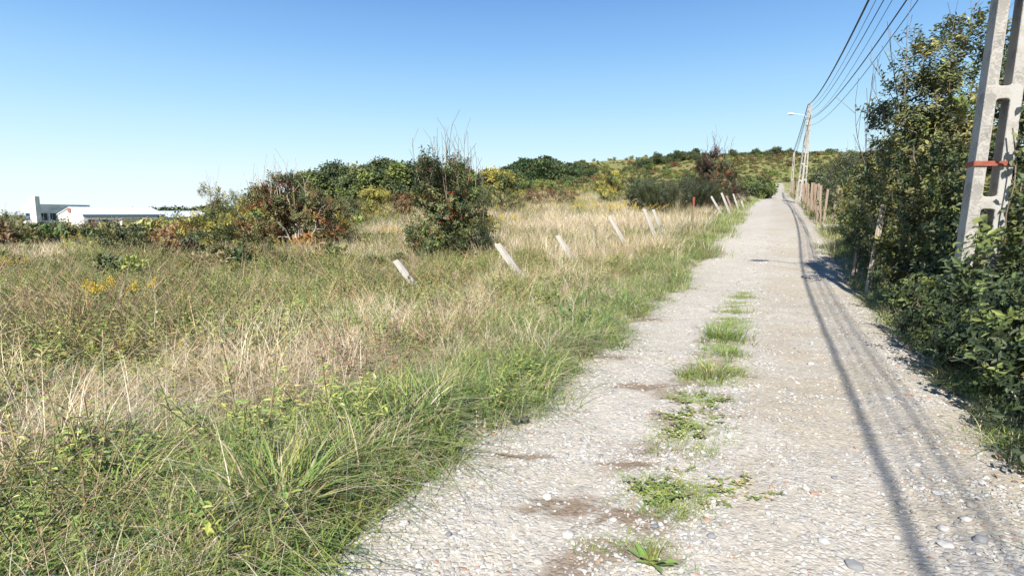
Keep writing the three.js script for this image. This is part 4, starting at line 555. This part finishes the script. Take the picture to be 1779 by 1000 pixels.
function stake(label, [x, d], L, w, rx, rz, mat) { const q = box(w, L + .3, w * .8, 0, L / 2 - .15, 0, .008), p = q.attributes.position, k = L * 7; for (let i = 0; i < p.count; i++) p.setX(i, p.getX(i) + .015 * n3(k, p.getY(i) * 2, 5)); q.computeVertexNormals(); const m = new THREE.Mesh(q, mat); m.position.set(x, ground(x, d), -d); m.rotation.set(rx, .3, rz); return top(m, 'wooden_stake', label, 'stake', 'stakes at the foot of the hedge'); }
stake('leaning pale stake standing in a white slab by the road', fromRoad(25, -2.2), 1.6, .09, 0, -.13, woodMat);
const paleWood = std({ map: woodMap, color: RGB([.44, .38, .31]), roughness: .85, bumpMap: woodMap, bumpScale: .003 });
stake('tall pale stake leaning right in front of the hedge', fromRoad(12.9, -1.9), 1.75, .085, 0, -.13, paleWood);
stake('short grey stake half hidden at the foot of the hedge', fromRoad(15.0, -1.9), 1.0, .085, 0, -.1, woodMat);
stake('thin stake leaning left behind the stake with the slab', fromRoad(26.0, -2.75), 1.45, .06, 0, .22, woodMat);
plant('hedge_shrub', 'low dark bush spilling onto the gravel in the lower right corner', 'shrub', fromRoad(5.2, -2.25), { seed: 37, stems: [[0, 0, -.1, .5, 0], [.2, 0, .3, .5, 0], [-.1, -.1, -.2, .35, -.3]], blobs: [[-.02, .28, 0, .5, .26, .6, 70]], sprays: 7, rc: .14, leaf: 'broad', size: .65, pal: mixPal([DEEP, 6], [BRIGHT, 2]), group: hedge });
plant('hedge_shrub', 'low dark bush at the gravel edge between the pole and the lower right corner', 'shrub', fromRoad(6.7, -2.1), { seed: 38, stems: [[0, 0, -.1, .5, 0], [.2, 0, .3, .6, 0], [-.1, -.1, -.2, .35, -.3]], blobs: [[.02, .32, 0, .48, .3, .65, 80]], sprays: 7, rc: .14, leaf: 'broad', size: .7, pal: mixPal([DEEP, 8], [BRIGHT, 1]), group: hedge });
plant('hedge_shrub', 'dark low bush cut by the right picture edge near its bottom', 'shrub', fromRoad(4.3, -2.1), { seed: 39, stems: [[0, 0, -.1, .5, 0], [.2, 0, .3, .5, 0]], blobs: [[0, .26, 0, .42, .26, .6, 60]], sprays: 7, rc: .13, leaf: 'broad', size: .65, pal: mixPal([DEEP, 8], [BRIGHT, 1]), group: hedge });
{ const [x, d] = fromRoad(24.6, -2.15), m = new THREE.Mesh(box(.62, .09, .4, 0, .03, 0, .012), postMat); m.position.set(x, ground(x, d) + .06, -d); m.rotation.y = -.3; top(m, 'concrete_slab', 'small white concrete slab at the foot of a leaning stake', 'slab'); }

// ------------------------------------------------------------------ poles, lamps and cables
function poleShaft(H, wb, wt, depth, rung0, step, hole) {
  const sh = new THREE.Shape(); sh.moveTo(-wb / 2, -.6); sh.lineTo(wb / 2, -.6); sh.lineTo(wt / 2, H); sh.lineTo(-wt / 2, H); sh.closePath();
  for (let y = rung0 - step; y + step < H - .1; y += step) { const y0 = y + .06, y1 = y + step - .06; if (y0 < .45) continue; const hw = (yy) => lerp(wb, wt, yy / H) * hole / 2, c = .045, p = new THREE.Path(); p.moveTo(-hw(y0) + c, y0); p.lineTo(hw(y0) - c, y0); p.quadraticCurveTo(hw(y0), y0, hw(y0), y0 + c); p.lineTo(hw(y1), y1 - c); p.quadraticCurveTo(hw(y1), y1, hw(y1) - c, y1); p.lineTo(-hw(y1) + c, y1); p.quadraticCurveTo(-hw(y1), y1, -hw(y1), y1 - c); p.lineTo(-hw(y0), y0 + c); p.quadraticCurveTo(-hw(y0), y0, -hw(y0) + c, y0); sh.holes.push(p); }
  const g = new THREE.ExtrudeGeometry(sh, { depth: depth - .02, bevelEnabled: true, bevelSize: .01, bevelThickness: .01, bevelSegments: 2, curveSegments: 5 }); g.translate(0, 0, -depth / 2 + .01); return g;
}
const tube = (pts, r, n = 24, rad = 6) => new THREE.TubeGeometry(new THREE.CatmullRomCurve3(pts), n, r, rad);
const poles = {};
function pole(key, label, [s, u], H, wb, wt, depth, lean, lamp, band) {
  const [x, d] = fromRoad(s, u), g = thing('utility_pole', label, 'pole', x, ground(x, d), -d, 'concrete utility poles'); g.rotation.set(0, -.424, lean, 'YXZ');
  part('shaft', poleShaft(H, wb, wt, depth, 1.70, 1.22, .42), concreteMat, g);
  for (const y of [H - .15, H - .75, H * .66]) { const b = part('bracket', tube([V(0, y, depth / 2 + .01), V(-.1, y + .01, depth / 2 + .05), V(-.17, y + .05, depth / 2 + .02)], .014, 10), metalMat, g); b.position.z = 0; }
  if (band) part('metal_band', (() => { const w = lerp(wb, wt, 2.1 / H) + .03, q = merge([box(w, .055, .012, 0, 0, depth / 2 + .012), box(w, .055, .012, 0, 0, -depth / 2 - .012), box(.012, .055, depth + .03, -w / 2, 0, 0), box(.012, .055, depth + .03, w / 2, 0, 0)]); q.translate(0, 2.14, 0); return q; })(), rustMat, g, 'rust red metal strap round the pole');
  if (lamp) { part('lamp_arm', tube([V(-.05, H - .3, 0), V(-.3, H - .02, 0), V(-.75, H + .08, 0), V(-1.0, H + .1, 0)], .022, 20), metalMat, g); const hgeo = new THREE.SphereGeometry(.5, 14, 10); hgeo.scale(.55, .13, .22); hgeo.translate(-1.2, H + .1, 0); const h = part('lamp_head', hgeo, lampMat, g); const lens = new THREE.SphereGeometry(.5, 12, 6, 0, 6.3, Math.PI / 2, Math.PI / 2); lens.scale(.36, .12, .17); lens.translate(-1.2, H + .075, 0); part('lamp_lens', lens, std({ color: RGB([.55, .55, .5]), roughness: .25 }), h); }
  g.updateMatrixWorld(true); poles[key] = (lx, ly) => g.localToWorld(V(lx, ly, depth / 2 + .05)); return g;
}
pole('near', 'large pierced concrete pole with a rust red band by the right picture edge', [8.45, -2.36], 7.7, .375, .25, .3, -.028, true, true);
pole('behind', 'concrete pole standing behind the camera', [-27, -2.3], 7.7, .44, .27, .27, 0, false, false);
pole('lamp', 'far leaning concrete pole with a white street lamp, among the pickets', [48.2, -1.75], 6.4, .36, .22, .2, -.06, true, false);
pole('tall', 'taller far concrete pole just behind the street lamp pole', [60.5, -2.6], 8.6, .38, .24, .22, -.01, false, false);
pole('last', 'small farthest pole at the right of the road', [84, -2.1], 5.2, .34, .2, .2, -.01, false, false);
{
  const set = [['thick upper cable of the line over the road, outermost on the left', .03, -.25, 7.45, 8.4, 'tall', .9], ['upper cable just below the thick outermost one', .008, -.18, 7.3, 8.2, 'tall', 1.15], ['twisted middle cable of the line over the road', .012, -.16, 6.75, 7.8, 'tall', 1.0], ['thin cable next to the twisted middle one', .007, -.15, 6.5, 7.5, 'tall', 1.25], ['lower cable running to the street lamp pole', .014, -.2, 5.6, 6.1, 'lamp', .8], ['lowest thin cable running to the street lamp pole', .008, -.18, 5.35, 5.7, 'lamp', .9]];
  for (const [label, rad, lx, y1, y2, far, sag] of set) {
    const a = poles.behind(lx, y1), b = poles.near(lx, y1), c = poles[far](-.2, y2), e = poles.last(-.2, Math.min(5, y2 * .62)), pts = [];
    for (const [p, q, sg, n] of [[a, b, sag * .8, 20], [b, c, sag, 34], [c, e, .3, 10]]) for (let k = 0; k < n; k++) { const t = k / n, v = V().lerpVectors(p, q, t); v.y -= 4 * sg * t * (1 - t); pts.push(v); }
    pts.push(e); const m = new THREE.Mesh(tube(pts, rad, 220, 6), cableMat); top(m, 'power_cable', label, 'cable', 'overhead cables');
  }
}
{ // climbing vine on the near pole: leaves one by one
  const [x, d] = fromRoad(8.25, -2.42), g = thing('climbing_vine', 'leafy vine climbing the lower part of the pierced concrete pole', 'vine', x, ground(x, d), -d), r = rng(710), shapes = [1, 2, 3].map((k) => { const b = new Buf(); b.leaf(V(0, 0, 0), V(0, .2, 1).normalize(), up, .085, .06, [1, 1, 1], .15); return b.build(); }), mats = [[.05, .085, .022], [.085, .13, .03], [.15, .18, .045], [.06, .10, .03]].map((c) => new THREE.MeshPhysicalMaterial({ color: RGB(c), roughness: .6, transmission: .3, thickness: 0, side: THREE.DoubleSide }));
  for (const [ox, top2] of [[.1, 2.5], [.22, 2.9], [-.08, 1.4], [.3, 2.2]]) { const pts = []; for (let k = 0; k <= 8; k++) pts.push(V(ox + .07 * n3(ox * 9, k * .5, 0), top2 * k / 8, .12 + .06 * n3(k * .5, ox * 9, 4))); part('stem', tube(pts, .008, 24, 5), barkMat, g); for (let k = 0; k < 58; k++) { const t = .1 + .9 * r(), p = pts[Math.floor(t * 8)], m = part('leaf', shapes[k % 3], mats[Math.floor(r() * 4)], g); m.position.set(p.x + (r() - .5) * .3, t * top2 + (r() - .5) * .1, p.z + r() * .14); m.rotation.set(.3 + r() * .9, (r() - .5) * 3.5, (r() - .5) * .8, 'YXZ'); m.scale.setScalar(.7 + .6 * r()); } }
}
{ // arching shoots of the hedge that reach over the verge
  const r = rng(720), b0 = new Buf(); b0.leaf(V(0, 0, 0), V(0, .1, 1).normalize(), up, .085, .048, [1, 1, 1], .18); const lg = b0.build(), mats = [[.07, .11, .028], [.11, .15, .035], [.17, .20, .05]].map((c) => new THREE.MeshPhysicalMaterial({ color: RGB(c), roughness: .55, transmission: .3, thickness: 0, side: THREE.DoubleSide }));
  [[[5.3, -2.0], [-.2, .42, -.38], 'leafy shoot arching over the verge in the lower right corner'], [[7.4, -2.3], [-.5, .5, .1], 'leafy shoot reaching left over the verge below the pole'], [[5.9, -2.05], [-.3, .45, -.05], 'upright leafy shoot at the lower right picture edge'], [[9.6, -2.5], [-.5, .7, .2], 'leafy shoot left of the foot of the concrete pole']].forEach(([su, tip, label]) => {
    const [x, d] = fromRoad(...su), g = thing('hedge_shoot', label, 'shoot', x, ground(x, d), -d, 'shoots reaching out of the hedge'), pts = [0, .25, .5, .75, 1].map((t) => V(tip[0] * t * 1.3, tip[1] * Math.sin(t * 2.1) , tip[2] * t * 1.3)); part('stem', tube(pts, .006, 24, 5), paleBarkMat, g);
    const cv = new THREE.CatmullRomCurve3(pts); for (let k = 0; k < 26; k++) { const p = cv.getPoint(.15 + .85 * k / 26), m = part('leaf', lg, mats[Math.floor(r() * 3)], g); m.position.copy(p); m.rotation.set(.4 - r() * .8, k * 2.6 + r(), (r() - .5) * .7, 'YXZ'); m.scale.setScalar(.8 + .5 * r()); }
  });
}
{ // dead leaves blown to the right edge, a dark scrap on the left edge
  const r = rng(730), list = [], b = new Buf(); b.leaf(V(0, 0, 0), V(0, 0, 1), up, .06, .035, [1, 1, 1], .3);
  for (let k = 0; k < 420; k++) { const s = 2 + 12 * r() * r(), u = -1.35 - 1.1 * Math.sqrt(r()), [x, d] = fromRoad(s, u); list.push([place(x, at(x, d) + .012, -d, r() * 6.3, .5 + .6 * r(), (r() - .5), (r() - .5)), pick(r, [[.30, .16, .08], [.36, .24, .13], [.22, .12, .07], [.42, .32, .2]])]); }
  stuff('fallen_leaves', 'dry brown leaves fallen along the right edge of the gravel', 'leaves', b.build(), strawMat, list);
  const g = new THREE.PlaneGeometry(.15, .05, 12, 6), p = g.attributes.position; g.rotateX(-Math.PI / 2); for (let i = 0; i < p.count; i++) p.setY(i, .025 + .03 * n3(p.getX(i) * 16, 3, p.getZ(i) * 16)); g.computeVertexNormals();
  const m = new THREE.Mesh(g, std({ color: RGB([.03, .03, .035]), roughness: .5, side: THREE.DoubleSide })); m.position.set(.06, at(.06, 4.15) + .01, -4.15); m.rotation.y = .4; top(m, 'plastic_scrap', 'crumpled black scrap lying at the left edge of the gravel', 'scrap');
}

// ------------------------------------------------------------------ buildings in the valley on the left
{
  const white = std({ map: concreteMap, color: RGB([.80, .79, .80]), roughness: .8 }), pale = std({ color: RGB([.62, .72, .80]), roughness: .45, metalness: .1 }), navy = std({ color: RGB([.10, .16, .26]), roughness: .5 }), glass = new THREE.MeshPhysicalMaterial({ color: RGB([.05, .07, .08]), roughness: .08 }), grey = std({ map: concreteMap, color: RGB([.42, .40, .40]), roughness: .9 }), brick = std({ color: RGB([.35, .12, .08]), roughness: .9 });
  { // office block with a pillar
    const gy = ground(-165, 205) - .2, g = thing('office_block', 'white flat roofed block with dark windows and a tall white pillar', 'building', -163, gy, -200);
    const H = 4.7 - gy, sill = 1.0, head = 1.5 - gy + .1, L = 24;
    part('wall', box(6, sill, L, -3, sill / 2, -L / 2), white, g); part('fascia', box(6.2, H - head, L + .2, -3, (H + head) / 2, -L / 2), white, g); part('core', box(4, head - sill, L - 2, -3.6, (head + sill) / 2, -L / 2), navy, g);
    part('pillar', box(2.2, 7.3 - gy, 2, -.5, (7.3 - gy) / 2, 1.1), white, g, 'tall white pillar at the corner');
    for (let k = 0; k <= 6; k++) part('column', box(.6, head - sill, .7, -.35, (head + sill) / 2, -.4 - k * (L - .8) / 6), white, g);
    for (let k = 0; k < 6; k++) { const w = part('window', box(.08, head - sill - .1, 3.1, -.62, (head + sill) / 2, -.4 - (k + .5) * (L - .8) / 6), glass, g); part('frame', box(.12, head - sill - .12, .1, -.58, (head + sill) / 2, -.4 - (k + .5) * (L - .8) / 6), white, w); }
  }
  const hall = (label, x0, d0, x1, d1, eave, ridge, gable) => {
    const gy = ground(x0, d0) - .4, L = Math.hypot(x1 - x0, d1 - d0), g = thing('warehouse', label, 'building', x0, gy, -d0, 'white warehouses with pale roofs'), E = eave - gy, R = ridge - gy, W = 12; g.rotation.y = Math.atan2(d1 - d0, x1 - x0);      // local +x along the hall, +z towards the camera side
    const sh = new THREE.Shape(); sh.moveTo(0, 0); sh.lineTo(W, 0); sh.lineTo(W, E); sh.lineTo(W / 2, R); sh.lineTo(0, E); sh.closePath();
    const wall = new THREE.ExtrudeGeometry(sh, { depth: L, bevelEnabled: false }); wall.rotateY(Math.PI / 2); wall.translate(0, 0, 0); part('wall', wall, white, g);
    const slope = Math.atan2(R - E, W / 2), len = Math.hypot(R - E, W / 2) + .5; for (const k of [0, 1]) { const q = box(L + .5, .16, len, L / 2, 0, 0); q.rotateX(k ? -slope : slope); q.translate(0, (R + E) / 2 + .14, -W / 2 + (k ? -1 : 1) * W / 4); part('roof', q, pale, g); }
    part('gutter', box(L + .4, .45, .16, L / 2, E - .25, .35), navy, g);
    for (let k = 0; k < 6; k++) { const w = part('window', box(1.4, .8, .1, L * (k + .5) / 6, E - 1.6, .03), glass, g); part('frame', box(1.6, .08, .16, L * (k + .5) / 6, E - 2.05, .04), white, w); }
    if (gable) part('gable_trim', box(.25, 1.1, 1.3, -.14, R - .6, -W / 2), brick, g, 'brick red patch at the gable top');
  };
  hall('long white warehouse with a pale blue roof and brick red gable corner', -111, 150, -101.5, 169, 1.15, 3.0, true);
  hall('lower white warehouse continuing the long pale roof', -101.2, 169.6, -94.5, 183, .3, 2.0, false);
  { const [x, d] = [-57, 82], gy = ground(x, d) - .2, g = thing('lean_to_shed', 'small white shed with a sloping grey roof before the warehouse', 'shed', x, gy, -d); g.rotation.y = -.25; const H = .75 - gy;
    const sh = new THREE.Shape(); sh.moveTo(-2.2, 0); sh.lineTo(2.2, 0); sh.lineTo(2.2, H); sh.lineTo(-2.2, H - 1.3); sh.closePath(); const w = new THREE.ExtrudeGeometry(sh, { depth: 3, bevelEnabled: false }); w.translate(0, 0, -3); part('wall', w, white, g);
    const q = box(4.9, .1, 3.4, 0, 0, -1.5); q.rotateZ(Math.atan2(1.3, 4.4)); q.translate(0, H - .58, 0); part('roof', q, grey, g); const dr = part('door', box(.9, 1.5, .08, .9, .85, .03), navy, g); part('handle', box(.05, .14, .06, 1.22, .85, .09), metalMat, dr); }
}
scene.traverse((m) => { if (m.isMesh) { m.castShadow = true; m.receiveShadow = true; } });
renderer.render(scene, camera);
